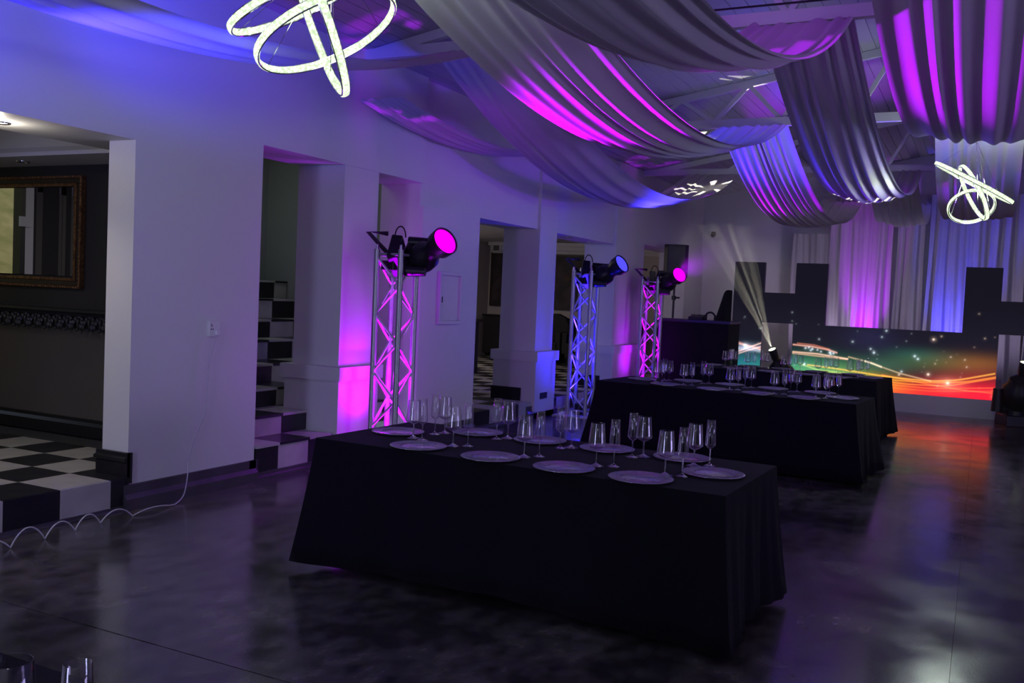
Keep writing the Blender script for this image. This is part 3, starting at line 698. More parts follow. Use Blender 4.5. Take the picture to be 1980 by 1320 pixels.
    for (a, b, s) in STARS:
        r = 0.0019 + 0.0012 * min(s, 2.4)
        d2 = ((A - a) / r) ** 2 + ((B - b) * 0.249 / r) ** 2
        near = d2 < 60
        warm = np.array([0.75, 0.9, 1.0]) if a < 0.75 and b > 0.3 else np.array([1.0, 0.75, 0.6])
        C[near] += (np.exp(-d2[near]) * min(s, 1.6) * 0.8 + np.exp(-d2[near] / 7) * 0.10 * s)[..., None] * warm
    top = sm(B, 0.75, 1.5)[..., None]
    C = C * (1 - 0.45 * top)
    return np.clip(C, 0, 1.6)
lw = thing('led_wall', 'stepped black LED wall showing a starry rainbow light swirl on the stage', 'LED screen', (15.5, 1.5, 0.28))
MOD = 0.488
def module(ytop, zbot, hgt=0.4853):
    n = 62; mb = MB(); y1 = ytop; y0 = ytop - MOD + 0.001
    mb.box(15.47, 15.55, y0, y1, zbot, zbot + hgt - 0.001)
    mod = mb.build('screen_module', M['black_plastic'], lw)
    ys = np.linspace(y1, y0 - 0.001, n); zs = np.linspace(zbot, zbot + hgt, n)
    Yg, Zg = np.meshgrid(ys, zs)
    vs = np.stack([np.full(Yg.shape, 15.467), Yg, Zg], -1).reshape(-1, 3)
    idx = np.arange(n * n).reshape(n, n)
    fs = np.stack([idx[:-1, :-1], idx[:-1, 1:], idx[1:, 1:], idx[1:, :-1]], -1).reshape(-1, 4)
    t = MB(); t.v = [tuple(p) for p in vs.tolist()]; t.f = [tuple(q) for q in fs.tolist()]
    face = t.build('screen_face', M['screen'], mod, local=True)
    face.parent = mod; face.location = (-lw.location.x, -lw.location.y, -lw.location.z)
    C = picture((3.69 - Yg) / 3.9, (Zg - 0.28) / 0.97).reshape(-1, 3)
    at = face.data.color_attributes.new('picture', 'FLOAT_COLOR', 'POINT')
    at.data.foreach_set('color', np.concatenate([C, np.ones((len(C), 1))], 1).astype(np.float32).ravel())
Z0 = 0.281
for c in range(10):
    yt = 3.69 - c * MOD
    rows = {0: (0, 1, 2, 3), 1: (2,), 2: (0, 1, 2, 3), 3: (0, 1), 4: (0, 1), 5: (0, 1), 6: (0, 1), 7: (0, 1, 2, 3), 8: (2,), 9: (0, 1, 2, 3)}[c]
    for r in rows: module(yt, Z0 + r * 0.4853)
MB().box(15.56, 15.62, 3.66, 3.60, 0.282, 2.2).build('rear_brace', M['alu_matte'], lw)
MB().box(15.56, 15.62, 2.3, 2.36, 0.282, 2.2).build('rear_brace', M['alu_matte'], lw)

# black cloth over kit at the end of the screen
sk = MB().prism([(3.70, 0.0), (4.00, 0.0), (3.97, 0.9), (3.88, 1.3), (3.76, 1.72), (3.70, 1.76)], 'x', 15.1, 15.44).build('black_cover', M['cloth'], None, bevel=0.03)
tag(sk, 'black cloth cover sloping down the edge of the screen', 'cover')

# ------------------------------------------------------------------ DJ desk and things on it
dj = thing('dj_desk', 'black covered DJ desk between the far tower and the screen', 'desk', (14.3, 4.05, 0))
MB().box(14.2, 14.95, 3.42, 4.62, 1.215, 1.255).build('top', M['black_paint'], dj)
MB().box(14.22, 14.93, 3.44, 4.60, 0.0, 1.215).build('skirt', M['cloth'], dj)
hp = thing('headphones', 'black headphones lying on the black DJ desk', 'headphones', (14.4, 3.78, 1.255))
b = MB(); b.tube([(14.4, 3.78 + 0.085 * math.cos(a), 1.275 + 0.105 * math.sin(a)) for a in [math.pi * k / 14 for k in range(15)]], 0.014, 8); b.build('headband', M['black_plastic'], hp, True)
for s in (-1, 1): MB().ball((14.4, 3.78 + s * 0.085, 1.295), 0.045, 12, 8, (0.9, 0.6, 1)).build('ear_cup', M['black_plastic'], hp, True)
mx = thing('dj_mixer', 'low black mixer on the DJ desk beside the headphones', 'mixer', (14.4, 4.0, 1.255))
MB().prism([(14.3, 1.255), (14.6, 1.255), (14.6, 1.335), (14.3, 1.30)], 'y', 3.88, 4.10).build('body', M['black_plastic'], mx, bevel=0.006)
for k in range(4): MB().lathe([(0.0, 0.02), (0.012, 0.02), (0.014, 0.0)], 10, Matrix.Translation((14.4 + 0.04 * (k % 2), 3.93 + 0.05 * k, 1.32))).build('knob', M['black_metal'], mx)

spk = thing('loudspeaker', 'black loudspeaker raised on a pole behind the far magenta tower', 'loudspeaker', (15.2, 4.62, 1.98))
rot = Matrix.Translation((15.2, 4.62, 0)) @ Matrix.Rotation(math.radians(20), 4, 'Z')
def rb(mb): mb.v = [tuple(rot @ Vector(v)) for v in mb.v]; return mb
rb(MB().prism([(-0.17, -0.14), (-0.17, 0.14), (-0.10, 0.20), (0.17, 0.15), (0.17, -0.15), (-0.10, -0.20)], 'z', 1.92, 2.46)).build('cabinet', M['black_plastic'], spk, bevel=0.01)
rb(MB().box(-0.178, -0.168, -0.13, 0.13, 1.95, 2.43)).build('grille', M['black_metal'], spk)
sp2 = thing('speaker_stand', 'thin black tripod pole carrying the loudspeaker behind the DJ desk', 'stand', (15.2, 4.62, 0))
MB().tube([(15.2, 4.62, 0.0 + 0.12), (15.2, 4.62, 1.1)], 0.024, 10).build('lower_pole', M['black_metal'], sp2, True)
MB().tube([(15.2, 4.62, 1.1), (15.2, 4.62, 1.92)], 0.018, 10).build('upper_pole', M['black_metal'], sp2, True)
MB().lathe([(0.0, 1.02), (0.036, 1.02), (0.036, 1.09), (0.0, 1.09)], 12, Matrix.Translation((15.2, 4.62, 0.53))).build('collar', M['black_metal'], sp2)
MB().tube([(15.2, 4.58, 1.59), (15.2, 4.52, 1.59)], 0.014, 8).build('clamp_knob', M['black_metal'], sp2, True)
for a in (0.4, 2.5, 4.6): MB().tube([(15.2, 4.62, 0.5), (15.2 + 0.16 * math.cos(a), 4.62 + 0.1 * math.sin(a), 0.01)], 0.012, 8).build('leg', M['black_metal'], sp2, True)

# ------------------------------------------------------------------ lighting towers with moving heads
def moving_head(base, aim, lens_m, label, upv=(0, 0, 1), name='moving_head_light', group='wash lights on the truss towers', scale=1.0, lens_r=0.099):
    # base: where the fixture is fixed; upv: direction from its base to the lamp head; the head is turned towards aim
    t = thing(name, label, 'stage light', base, group)
    s = scale; B0 = Vector(base); U = Vector(upv).normalized()
    hc = B0 + U * 0.25 * s; d = (Vector(aim) - hc).normalized()
    side = U.cross(d).normalized(); fr_ = side.cross(U).normalized()
    Mb = Matrix(((fr_.x, side.x, U.x, B0.x), (fr_.y, side.y, U.y, B0.y), (fr_.z, side.z, U.z, B0.z), (0, 0, 0, 1)))
    def tb_(mb): mb.v = [tuple(Mb @ Vector(v)) for v in mb.v]; return mb
    tb_(MB().prism([(-0.13 * s, 0.0), (0.13 * s, 0.0), (0.12 * s, 0.085 * s), (-0.12 * s, 0.085 * s)], 'y', -0.11 * s, 0.11 * s)).build('base', M['black_plastic'], t, bevel=0.01)
    yk = MB(); yk.lathe([(0.0, 0.085 * s), (0.075 * s, 0.085 * s), (0.07 * s, 0.115 * s), (0.0, 0.115 * s)], 16)
    for q in (-1, 1):
        yk.tube([(0, q * 0.04 * s, 0.115 * s), (0, q * 0.145 * s, 0.125 * s)], 0.03 * s, 8)
        yk.tube([(0, q * 0.145 * s, 0.105 * s), (0, q * 0.145 * s, 0.29 * s)], [0.045 * s, 0.036 * s], 10)
    tb_(yk).build('yoke', M['black_plastic'], t, True)
    u2 = d.cross(side).normalized()
    Mh = Matrix(((side.x, u2.x, d.x, hc.x), (side.y, u2.y, d.y, hc.y), (side.z, u2.z, d.z, hc.z), (0, 0, 0, 1)))
    e = lens_r; L1 = 0.285 * s
    MB().lathe([(0.0, -0.14 * s), (0.07 * s, -0.135 * s), (0.105 * s, -0.09 * s), (0.118 * s, -0.02 * s), (0.112 * s, 0.05 * s), (0.085 * s, 0.085 * s), (0.078 * s, 0.13 * s), (e * 0.9, 0.17 * s), (e * 1.08, 0.20 * s), (e * 1.14, L1), (e * 1.08, L1 + 0.005), (e, L1 - 0.013), (0.0, L1 - 0.013)], 28, Mh).build('lamp_head', M['black_plastic'], t, True)
    MB().lathe([(0.0005, L1 - 0.009), (e * 1.005, L1 - 0.009)], 28, Mh).build('lens', lens_m, t)
    return t, hc + d * (L1 + 0.03), d

def tower(cx, cy, h, mkey, label, hlabel, ulabel, aim, energy, color, deg):
    t = thing('truss_tower', label, 'lighting tower', (cx, cy, 0), 'aluminium lighting towers along the wall')
    MB().box(cx - 0.27, cx + 0.27, cy - 0.27, cy + 0.27, 0.0, 0.012).build('base_plate', M['alu_matte'], t)
    o = 0.12
    for sx in (-1, 1):
        for sy in (-1, 1):
            MB().tube([(cx + sx * o, cy + sy * o, 0.012), (cx + sx * o, cy + sy * o, h)], 0.025, 14).build('leg', M['alu'], t, True)
            MB().lathe([(0.0, h + 0.045), (0.012, h + 0.04), (0.018, h), (0.0, h)], 10, Matrix.Translation((cx + sx * o, cy + sy * o, 0))).build('spigot', M['chrome'], t, True)
    nseg = int(round((h - 0.15) / 0.23)); dz = (h - 0.15) / nseg
    faces = [((-1, -1), (1, -1)), ((1, -1), (1, 1)), ((1, 1), (-1, 1)), ((-1, 1), (-1, -1))]
    for fi, (a, b) in enumerate(faces):
        for k in range(nseg):
            p, q = (a, b) if (k + fi) % 2 == 0 else (b, a)
            MB().tube([(cx + p[0] * o, cy + p[1] * o, 0.09 + k * dz), (cx + q[0] * o, cy + q[1] * o, 0.09 + (k + 1) * dz)], 0.0105, 8).build('lacing', M['alu_matte'], t, True)
        for z in (0.07, h - 0.04):
            MB().tube([(cx + a[0] * o, cy + a[1] * o, z), (cx + b[0] * o, cy + b[1] * o, z)], 0.012, 8).build('ring_bar', M['alu'], t, True)
    pc = thing('uplight', ulabel, 'stage light', (cx, cy, 0.012), 'uplights inside the towers')
    MB().lathe([(0.0, 0.013), (0.06, 0.013), (0.07, 0.03), (0.07, 0.15), (0.062, 0.15), (0.06, 0.13), (0.0, 0.13)], 18, Matrix.Translation((cx, cy, 0))).build('can', M['black_metal'], pc, True)
    MB().lathe([(0.0005, 0.134), (0.058, 0.134)], 18, Matrix.Translation((cx, cy, 0))).build('lens', M[mkey], pc)
    hd, tip, d = moving_head((cx + 0.02, cy + 0.06, h - 0.045), aim, M[mkey], hlabel, upv=(0.30, -0.95, 0.0), scale=1.10, lens_r=0.108)
    spot('wash_lamp', tip, aim, energy, color, deg, 0.8, 0.07)
    # power pack under the fixture, carrying handle and cable loop
    MB().box(cx - 0.09, cx + 0.07, cy - 0.03, cy + 0.10, h - 0.17, h - 0.09).build('power_pack', M['black_plastic'], hd, bevel=0.008)
    x, y, z = cx - 0.06, cy + 0.15, h + 0.03
    MB().tube([(x + 0.06, y - 0.06, z - 0.06), (x - 0.02, y + 0.10, z + 0.12), (x + 0.05, y - 0.06, z + 0.11)], 0.021, 8).build('handle', M['black_metal'], hd, True)
    MB().tube([(cx + 0.01, cy - 0.02 - 0.055 * math.cos(a), h + 0.11 + 0.095 * math.sin(a)) for a in [math.pi * k / 12 for k in range(13)]], 0.006, 6).build('cable_loop', M['black_plastic'], hd, True)
    return t
tower(6.72, 4.48, 1.84, 'lens_magenta', 'aluminium truss tower with magenta light beside the stairs pillar', 'black wash light with magenta lens on the tower beside the stairs', 'small magenta uplight can inside the tower beside the stairs', (6.2, 2.55, 2.66), 1900, MAGENTA, 56)
tower(11.22, 4.58, 1.86, 'lens_blue', 'aluminium truss tower with deep blue light before the middle pillar', 'black wash light with blue lens on the blue tower', 'small blue uplight can inside the blue tower', (10.9, 2.8, 2.72), 750, BLUE, 90)
tower(13.62, 4.48, 1.84, 'lens_magenta', 'aluminium truss tower with pink light beside the wide far pillar', 'black wash light with magenta lens in front of the loudspeaker', 'small magenta uplight can inside the tower beside the wide pillar', (12.3, 2.35, 2.85), 620, MAGENTA, 62)

BEAM = (1.0, 0.96, 0.74)
for base, aim, lab, pat in (((14.95, 2.74, 0.0), (13.6, 3.55, 2.95), 'black beam light with white lens in the gap of the screen wall', True),
                       ((14.95, -0.48, 0.0), (14.2, -0.75, 2.4), 'black beam light with white lens past the red end of the screen', False)):
    o_, tip, d = moving_head(base, aim, M['lens_white'], lab, group='beam lights before the screen', scale=1.75, lens_r=0.055)
    spot('beam_lamp', tip, aim, 280, BEAM, 11, 0.5, 0.05)
    if pat: gobo(spot('pattern_lamp', tip, aim, 3500, BEAM, 30, 0.1, 0.004), 0.13, 0.05, 9, 0.55)
gobo(spot('pattern_lamp', (15.0, -2.6, 0.9), (9.75, 2.98, 3.88), 5000, BEAM, 14, 0.1, 0.004), 0.055, 0.016, 7, 0.2)

# ------------------------------------------------------------------ tables
def table(cx, cy, rot, L, W, H, label, clabel, seed, flare=0.13, lift=0.02):
    r = random.Random(seed)
    t = thing('banquet_table', label, 'table', (cx, cy, 0), 'folding banquet tables'); t.rotation_euler = (0, 0, rot)
    MB().box(-W / 2, W / 2, -L / 2, L / 2, H - 0.045, H - 0.006).build('tabletop', M['white_plastic'], t, local=True)
    for sy in (-1, 1):
        for sx in (-1, 1):
            MB().tube([(sx * (W / 2 - 0.3), sy * (L / 2 - 0.45), H - 0.045), (sx * (W / 2 - 0.3), sy * (L / 2 - 0.45), 0.0)], 0.014, 8).build('leg', M['black_metal'], t, True, local=True)
    c = MB(); N = 96; per = []
    hx, hy = W / 2 + 0.006, L / 2 + 0.006
    def edge(s):   # s in 0..4 around the rectangle
        k = int(s) % 4; f = s - int(s)
        P = [(-hx, hy), (-hx, -hy), (hx, -hy), (hx, hy)]
        a, b = P[k], P[(k + 1) % 4]; nrm = [(-1, 0), (0, -1), (1, 0), (0, 1)][k]
        return (a[0] + (b[0] - a[0]) * f, a[1] + (b[1] - a[1]) * f), nrm, f, k
    rows = [0.0, 0.03, 0.12, 0.3, 0.5, 0.7, 0.85, 1.0]; ph = [r.uniform(0, 6.3) for _ in range(5)]
    S = []
    for k in range(4):
        n = 60 if k in (0, 2) else 26
        S += [k + i / n for i in range(n)]
    for s in S:
        (ex, ey), nrm, f, k = edge(s)
        corner = max(0.0, 1 - min(f, 1 - f) * (9 if k in (0, 2) else 3.2))
        # blend outward direction at the corners
        if f < 0.5: o = [(-1, 0), (0, -1), (1, 0), (0, 1)][k - 1 if k else 3]
        else: o = [(-1, 0), (0, -1), (1, 0), (0, 1)][(k + 1) % 4]
        wgt = 0.5 * corner
        dx, dy = nrm[0] * (1 - wgt) + o[0] * wgt, nrm[1] * (1 - wgt) + o[1] * wgt
        nl = math.hypot(dx, dy); dx, dy = dx / nl, dy / nl
        wave = 0.5 + 0.5 * math.sin(s * 17 + ph[0] + 1.3 * math.sin(s * 5 + ph[1]))
        out = flare * (0.30 + 0.22 * wave + 0.9 * corner ** 1.5)
        hem = lift + 0.028 * (0.5 + 0.5 * math.sin(s * 6.1 + ph[2])) - 0.012
        for q in rows:
            z = (H + 0.001) * (1 - q) + max(hem, 0.004) * q
            e = out * q ** 1.25 + 0.010 * q * math.sin(s * 43 + ph[3])
            c.v.append((ex + dx * e, ey + dy * e, z))
    k = len(rows); n = len(S)
    for i in range(n):
        for j in range(k - 1):
            a = i * k + j; b = ((i + 1) % n) * k + j; c.f.append((a, b, b + 1, a + 1))
    c.f.append(tuple(i * k for i in range(n - 1, -1, -1)))
    o = c.build('tablecloth', M['cloth'], None, True, local=True)
    o.location = (cx, cy, 0); o.rotation_euler = (0, 0, rot)
    md = o.modifiers.new('thick', 'SOLIDIFY'); md.thickness = 0.0015; md.offset = 1
    tag(o, clabel, 'tablecloth', 'black tablecloths')
    return t
H = 0.70
TABS = {1: (4.42, 2.01, math.radians(-2.0), 2.20, 0.92), 2: (9.05, 2.13, math.radians(-4.5), 2.46, 0.84), 3: (12.15, 2.20, math.radians(-6.5), 2.38, 0.86)}
table(*TABS[1], H, 'folding table hidden under the long black cloth before the magenta tower', 'floor length black tablecloth on the table before the magenta tower', 1, 0.085, 0.055)
table(*TABS[2], H, 'folding table hidden under black cloth in the middle of the hall', 'floor length black tablecloth on the table in the middle of the hall', 2, 0.12, 0.04)
table(*TABS[3], H, 'folding table hidden under black cloth closest to the stage', 'floor length black tablecloth on the table closest to the stage', 3, 0.10)
table(0.86, 0.75, 0.0, 2.26, 0.82, H, 'folding table under black cloth at the foot of the view', 'black tablecloth of the table at the foot of the view', 4, 0.08)

# ------------------------------------------------------------------ glasses and chargers
def prof_flute(): return dict(foot=0.031, stem=0.0036, h1=0.088, bowl=[(0.0045, 0.085), (0.016, 0.094), (0.0265, 0.106), (0.0262, 0.118), (0.0235, 0.165), (0.0205, 0.228)])
def prof_wine(): return dict(foot=0.037, stem=0.0038, h1=0.082, bowl=[(0.0046, 0.078), (0.025, 0.088), (0.0425, 0.101), (0.0420, 0.113), (0.0375, 0.155), (0.0325, 0.208)])
def glass_profiles(p):
    t = 0.0013
    ob = p['bowl']; ib = [(max(r - t, 0.0006), z + (t if i < 2 else 0)) for i, (r, z) in enumerate(ob)]
    bowl = [(0.0006, ob[0][1] - 0.002)] + ob + [(ob[-1][0] - t * 0.5, ob[-1][1] + 0.0008)] + ib[::-1] + [(0.0006, ib[0][1] + 0.001)]
    stem = [(0.0006, 0.014), (p['stem'] * 1.25, 0.014), (p['stem'], 0.026), (p['stem'], p['h1'] - 0.02), (p['stem'] * 1.2, p['h1'] - 0.004), (0.0006, p['h1'] - 0.004)]
    foot = [(0.0006, 0.0008), (p['foot'] - 0.001, 0.0008), (p['foot'], 0.0018), (p['foot'] * 0.8, 0.0035), (p['foot'] * 0.42, 0.0075), (p['stem'] * 1.5, 0.0145), (0.0006, 0.0145)]
    return bowl, stem, foot
def make_glass(kind, parts):
    b, s, f = glass_profiles(prof_flute() if kind == 'flute' else prof_wine())
    name = 'champagne_flute' if kind == 'flute' else 'wine_glass'
    if parts:
        e = bpy.data.objects.new(name, None); COL.objects.link(e)
        MB().lathe(b, 28).build('bowl', M['thin_glass'], e, True, local=True)
        MB().lathe(s, 12).build('stem', M['stem_glass'], e, True, local=True)
        MB().lathe(f, 28).build('foot', M['glass'], e, True, local=True)
        return e
    return MB().lathe(b, 20).lathe(s, 8).lathe(f, 18).build(name, M['thin_glass'], None, True)
def make_charger(parts):
    R = 0.147
    well = [(0.0005, 0.0035), (0.088, 0.0035), (0.092, 0.005), (0.094, 0.0032), (0.094, 0.0005), (0.0005, 0.0005)]
    rim = [(0.090, 0.0045), (0.097, 0.010), (0.135, 0.0125), (0.142, 0.0150), (R, 0.0125), (R, 0.0105), (0.135, 0.0095), (0.097, 0.006), (0.090, 0.001)]
    wob = lambda a, r: 0.0012 * math.sin(a * 48) if r > 0.138 else 0.0
    if parts:
        e = bpy.data.objects.new('charger_plate', None); COL.objects.link(e)
        MB().lathe(well, 40).build('well', M['charger'], e, True, local=True)
        MB().lathe(rim + [rim[0]], 144, None, wob).build('beaded_rim', M['charger_rim'], e, True, local=True)
        return e
    return MB().lathe(well, 24).lathe(rim + [rim[0]], 48, None, wob).build('charger_plate', M['charger_rim'], None, True)
PROTO = {}
def put(kind, parts, loc, label, group, cat):
    key = (kind, parts)
    if key not in PROTO:
        PROTO[key] = make_charger(parts) if kind == 'charger' else make_glass(kind, parts); o = PROTO[key]
    else: o = copy_tree(PROTO[key])
    o.location = loc; o.rotation_euler = (0, 0, rnd.uniform(0, 6.28)); tag(o, label, cat, group); return o
# place settings measured on the first table: (seat, charger, (kind, x, y) ...)
SEATS = [
 ('stair end', (4.43, 2.90), (('wine', 4.33, 2.735), ('flute', 4.30, 2.66))),
 ('first front', (4.09, 2.55), (('wine', 4.245, 2.435), ('flute', 4.295, 2.375))),
 ('first rear', (4.72, 2.55), (('flute', 4.53, 2.72), ('wine', 4.605, 2.70))),
 ('second front', (4.05, 2.11), (('wine', 4.20, 2.00), ('flute', 4.26, 1.945))),
 ('second rear', (4.71, 2.15), (('flute', 4.62, 2.375), ('wine', 4.69, 2.34))),
 ('third front', (4.03, 1.71), (('wine', 4.21, 1.62), ('flute', 4.25, 1.545))),
 ('third rear', (4.70, 1.75), (('flute', 4.575, 1.97), ('wine', 4.635, 1.93))),
 ('fourth front', (4.02, 1.33), (('wine', 4.20, 1.275), ('flute', 4.225, 1.20))),
 ('fourth rear', (4.70, 1.34), (('flute', 4.57, 1.565), ('wine', 4.63, 1.525))),
 ('aisle end', (4.36, 1.09), (('wine', 4.545, 1.235), ('flute', 4.595, 1.17))),
]
TN = {1: 'the table before the magenta tower', 2: 'the middle table', 3: 'the table by the stage'}
for k in (1, 2, 3):
    cx, cy, ro, L, W = TABS[k]; c0 = (4.36, 2.03); cx, cy, ro = (4.36, 2.03, 0.0) if k == 1 else (cx, cy, ro); sy = (1.0, 1.1, 1.1)[k - 1]; sx = (1.0, 0.98, 1.0)[k - 1]
    def place(x, y):
        dx, dy = (x - c0[0]) * sx, (y - c0[1]) * sy
        return (cx + dx * math.cos(ro) - dy * math.sin(ro), cy + dx * math.sin(ro) + dy * math.cos(ro), H + 0.0015)
    for seat, ch, gls in SEATS:
        put('charger', k == 1, place(*ch), 'silvery beaded charger plate at the %s place of %s' % (seat, TN[k]), 'charger plates on the black tables', 'plate')
        for kind, x, y in gls:
            nm = 'champagne flute' if kind == 'flute' else 'wine glass'
            put(kind, k == 1, place(x, y), 'empty clear %s at the %s place of %s' % (nm, seat, TN[k]), 'glasses on the black tables', 'glass')
put('charger', True, (1.10, 1.82, H + 0.0015), 'silvery charger plate cut by the corner of the view', 'charger plates on the black tables', 'plate')
put('flute', True, (0.945, 1.165, H + 0.0015), 'empty champagne flute at the foot of the view', 'glasses on the black tables', 'glass')
put('wine', True, (0.93, 1.295, H + 0.0015), 'empty wine glass beside the charger at the foot of the view', 'glasses on the black tables', 'glass')

# ------------------------------------------------------------------ chandeliers of three lit rings
def chandelier(hub, rings, label, power, strength_key='crystal'):
    c = thing('ring_chandelier', label, 'chandelier', hub, 'ring chandeliers')
    H_ = Vector(hub)
    MB().lathe([(0.0, 0.0), (0.05, 0.0), (0.05, 0.03), (0.0, 0.035)], 18, Matrix.Translation(hub)).build('canopy', M['chrome'], c, True)
    for (C0, R, e1, e2) in rings:
        C0 = Vector(C0); e1 = Vector(e1).normalized(); e2 = (Vector(e2) - e1 * Vector(e2).dot(e1)).normalized(); n = e1.cross(e2)
        N = 96; hw, ht = 0.015, 0.009
        def pt(a, r, t): return C0 + (e1 * math.cos(a) + e2 * math.sin(a)) * r + n * t
        band = MB(); sec = [(-ht, -hw), (ht, -hw), (ht * 1.25, 0), (ht, hw), (-ht, hw), (-ht * 1.1, 0)]
        for i in range(N):
            a = 2 * math.pi * i / N; bump = 0.0012 if i % 2 else 0
            for (dr, dt) in sec: band.v.append(tuple(pt(a, R + dr + (bump if dr > 0 else 0), dt)))
        for i in range(N):
            for j in range(6):
                a = i * 6 + j; a2 = i * 6 + (j + 1) % 6; b = ((i + 1) % N) * 6 + j; b2 = ((i + 1) % N) * 6 + (j + 1) % 6
                band.f.append((a, b, b2, a2))
        rg = band.build('lit_ring', M[strength_key], c)
        for t in (-1, 1):
            q = MB(); q.tube([pt(2 * math.pi * i / N, R, t * (hw + 0.003)) for i in range(N)], 0.0045, 6, closed=True)
            o = q.build('chrome_rail', M['chrome'], rg, True, local=True); o.location = -c.location if False else (-H_.x, -H_.y, -H_.z)
        for k in range(3):
            a = 2 * math.pi * (k / 3 + 0.12)
            MB().tube([H_ - Vector((0, 0, 0.005)), pt(a, R, 0)], 0.0016, 5).build('suspension_wire', M['chrome'], c)
    lamp('chandelier_lamp', 'POINT', tuple(Vector(rings[1][0])), power, (0.84, 1.0, 0.86), None, shadow_soft_size=0.16)
    MB().tube([H_ + Vector((0, 0, 0.03)), (H_.x, H_.y, ZC + 0.02)], 0.006, 6).build('drop_cable', M['chrome'], c)
    return c
chandelier((3.679, 2.892, 3.12), [
 ((3.598, 3.028, 2.860), 0.341, (0.461, -0.757, 0.463), (0.820, 0.564, 0.104)),
 ((3.659, 2.891, 2.719), 0.351, (0.452, -0.765, 0.458), (0.880, 0.466, -0.090)),
 ((3.643, 2.930, 2.776), 0.363, (0.427, -0.142, -0.893), (0.686, 0.694, 0.218))],
 'chandelier of three tilted lit crystal rings hanging close over the hall', 9)
chandelier((10.075, 0.166, 3.18), [
 ((10.054, 0.165, 2.777), 0.388, (0.076, -0.873, -0.482), (0.995, 0.036, 0.091)),
 ((10.051, 0.162, 2.680), 0.277, (0.112, -0.437, -0.893), (0.980, 0.196, 0.027)),
 ((10.039, 0.171, 2.546), 0.203, (-0.011, -0.964, 0.266), (0.765, -0.180, -0.618))],
 'small looking chandelier of three lit rings under the scalloped drape', 62)

# ------------------------------------------------------------------ wall fittings
so = thing('wall_socket', 'white double wall socket with a cable on the white wall', 'socket', (5.06, YW, 1.17))
MB().box(5.005, 5.108, YW - 0.024, YW + 0.001, 1.115, 1.226).build('face_plate', M['white_plastic'], so, bevel=0.003)
MB().box(5.003, 5.110, YW - 0.028, YW - 0.002, 1.226, 1.231).build('top_edge', M['white_plastic'], so)
hl = MB()
for (x, z) in ((5.030, 1.190), (5.022, 1.168), (5.040, 1.168), (5.024, 1.200)): hl.box(x - 0.004, x + 0.004, YW - 0.0255, YW - 0.023, z - 0.004, z + 0.004)
hl.build('pin_holes', M['dark_hole'], so)
MB().box(5.060, 5.095, YW - 0.045, YW - 0.014, 1.125, 1.160).build('plug', M['white_plastic'], so, bevel=0.004)
cb = MB()
def smooth_path(pts, n=10):
    out = []; P = [Vector(p) for p in pts]
    for i in range(len(P) - 1):
        p0 = P[max(i - 1, 0)]; p1 = P[i]; p2 = P[i + 1]; p3 = P[min(i + 2, len(P) - 1)]
        for k in range(n):
            t = k / n
            out.append(0.5 * ((2 * p1) + (p2 - p0) * t + (2 * p0 - 5 * p1 + 4 * p2 - p3) * t * t + (3 * p1 - p0 - 3 * p2 + p3) * t ** 3))
    out.append(P[-1]); return out
yw = YW - 0.03
path = smooth_path([(5.075, yw - 0.01, 1.125), (5.05, yw, 1.06), (5.01, yw, 0.93), (4.99, yw, 0.714), (4.965, yw, 0.547), (4.88, yw, 0.40), (4.82, yw - 0.02, 0.275), (4.79, yw - 0.04, 0.15), (4.72, yw - 0.08, 0.04), (4.60, yw - 0.13, 0.006)], 8)
gp = [(4.565, 4.75), (4.219, 4.73), (3.986, 4.74), (3.787, 4.715), (3.567, 4.689), (3.345, 4.675), (3.12, 4.66)]; hs = [0.022, 0.062, 0.072, 0.074, 0.088, 0.06]
for i in range(6):
    (xa, ya), (xb, yb2) = gp[i], gp[i + 1]
    for k in range(1, 15):
        t = k / 14; path.append(Vector((xa + (xb - xa) * t, ya + (yb2 - ya) * t, 0.005 + hs[i] * 4 * t * (1 - t))))
cb.tube(path, 0.0042, 8)
tag(cb.build('extension_cable', M['cable_white'], None, True), 'thin white cable looping along the floor from the wall socket', 'cable')

mc = thing('meter_cupboard', 'recessed white meter cupboard door in the wall beside the magenta tower', 'cupboard', (8.35, YW, 1.45))
fr = MB(); fr.box(8.12, 8.57, YW - 0.04, YW + 0.0, 1.68, 1.715).box(8.12, 8.57, YW - 0.04, YW, 1.18, 1.215).box(8.12, 8.155, YW - 0.04, YW, 1.215, 1.68).box(8.535, 8.57, YW - 0.04, YW, 1.215, 1.68)
fr.build('frame', M['wall'], mc, bevel=0.004)
MB().box(8.19, 8.53, YW - 0.012, YW - 0.001, 1.22, 1.67).build('door', M['wall'], mc, bevel=0.003)
MB().box(8.205, 8.215, YW - 0.018, YW - 0.012, 1.40, 1.46).build('latch', M['black_metal'], mc)

cc = thing('security_camera', 'tiny black dome camera high on the end wall', 'camera', (17.99, 4.75, 2.85))
MB().box(17.96, 18.0, 4.70, 4.78, 2.83, 2.90).build('mount', M['black_plastic'], cc)
MB().ball((17.94, 4.74, 2.84), 0.045, 12, 8).build('dome', M['black_plastic'], cc, True)

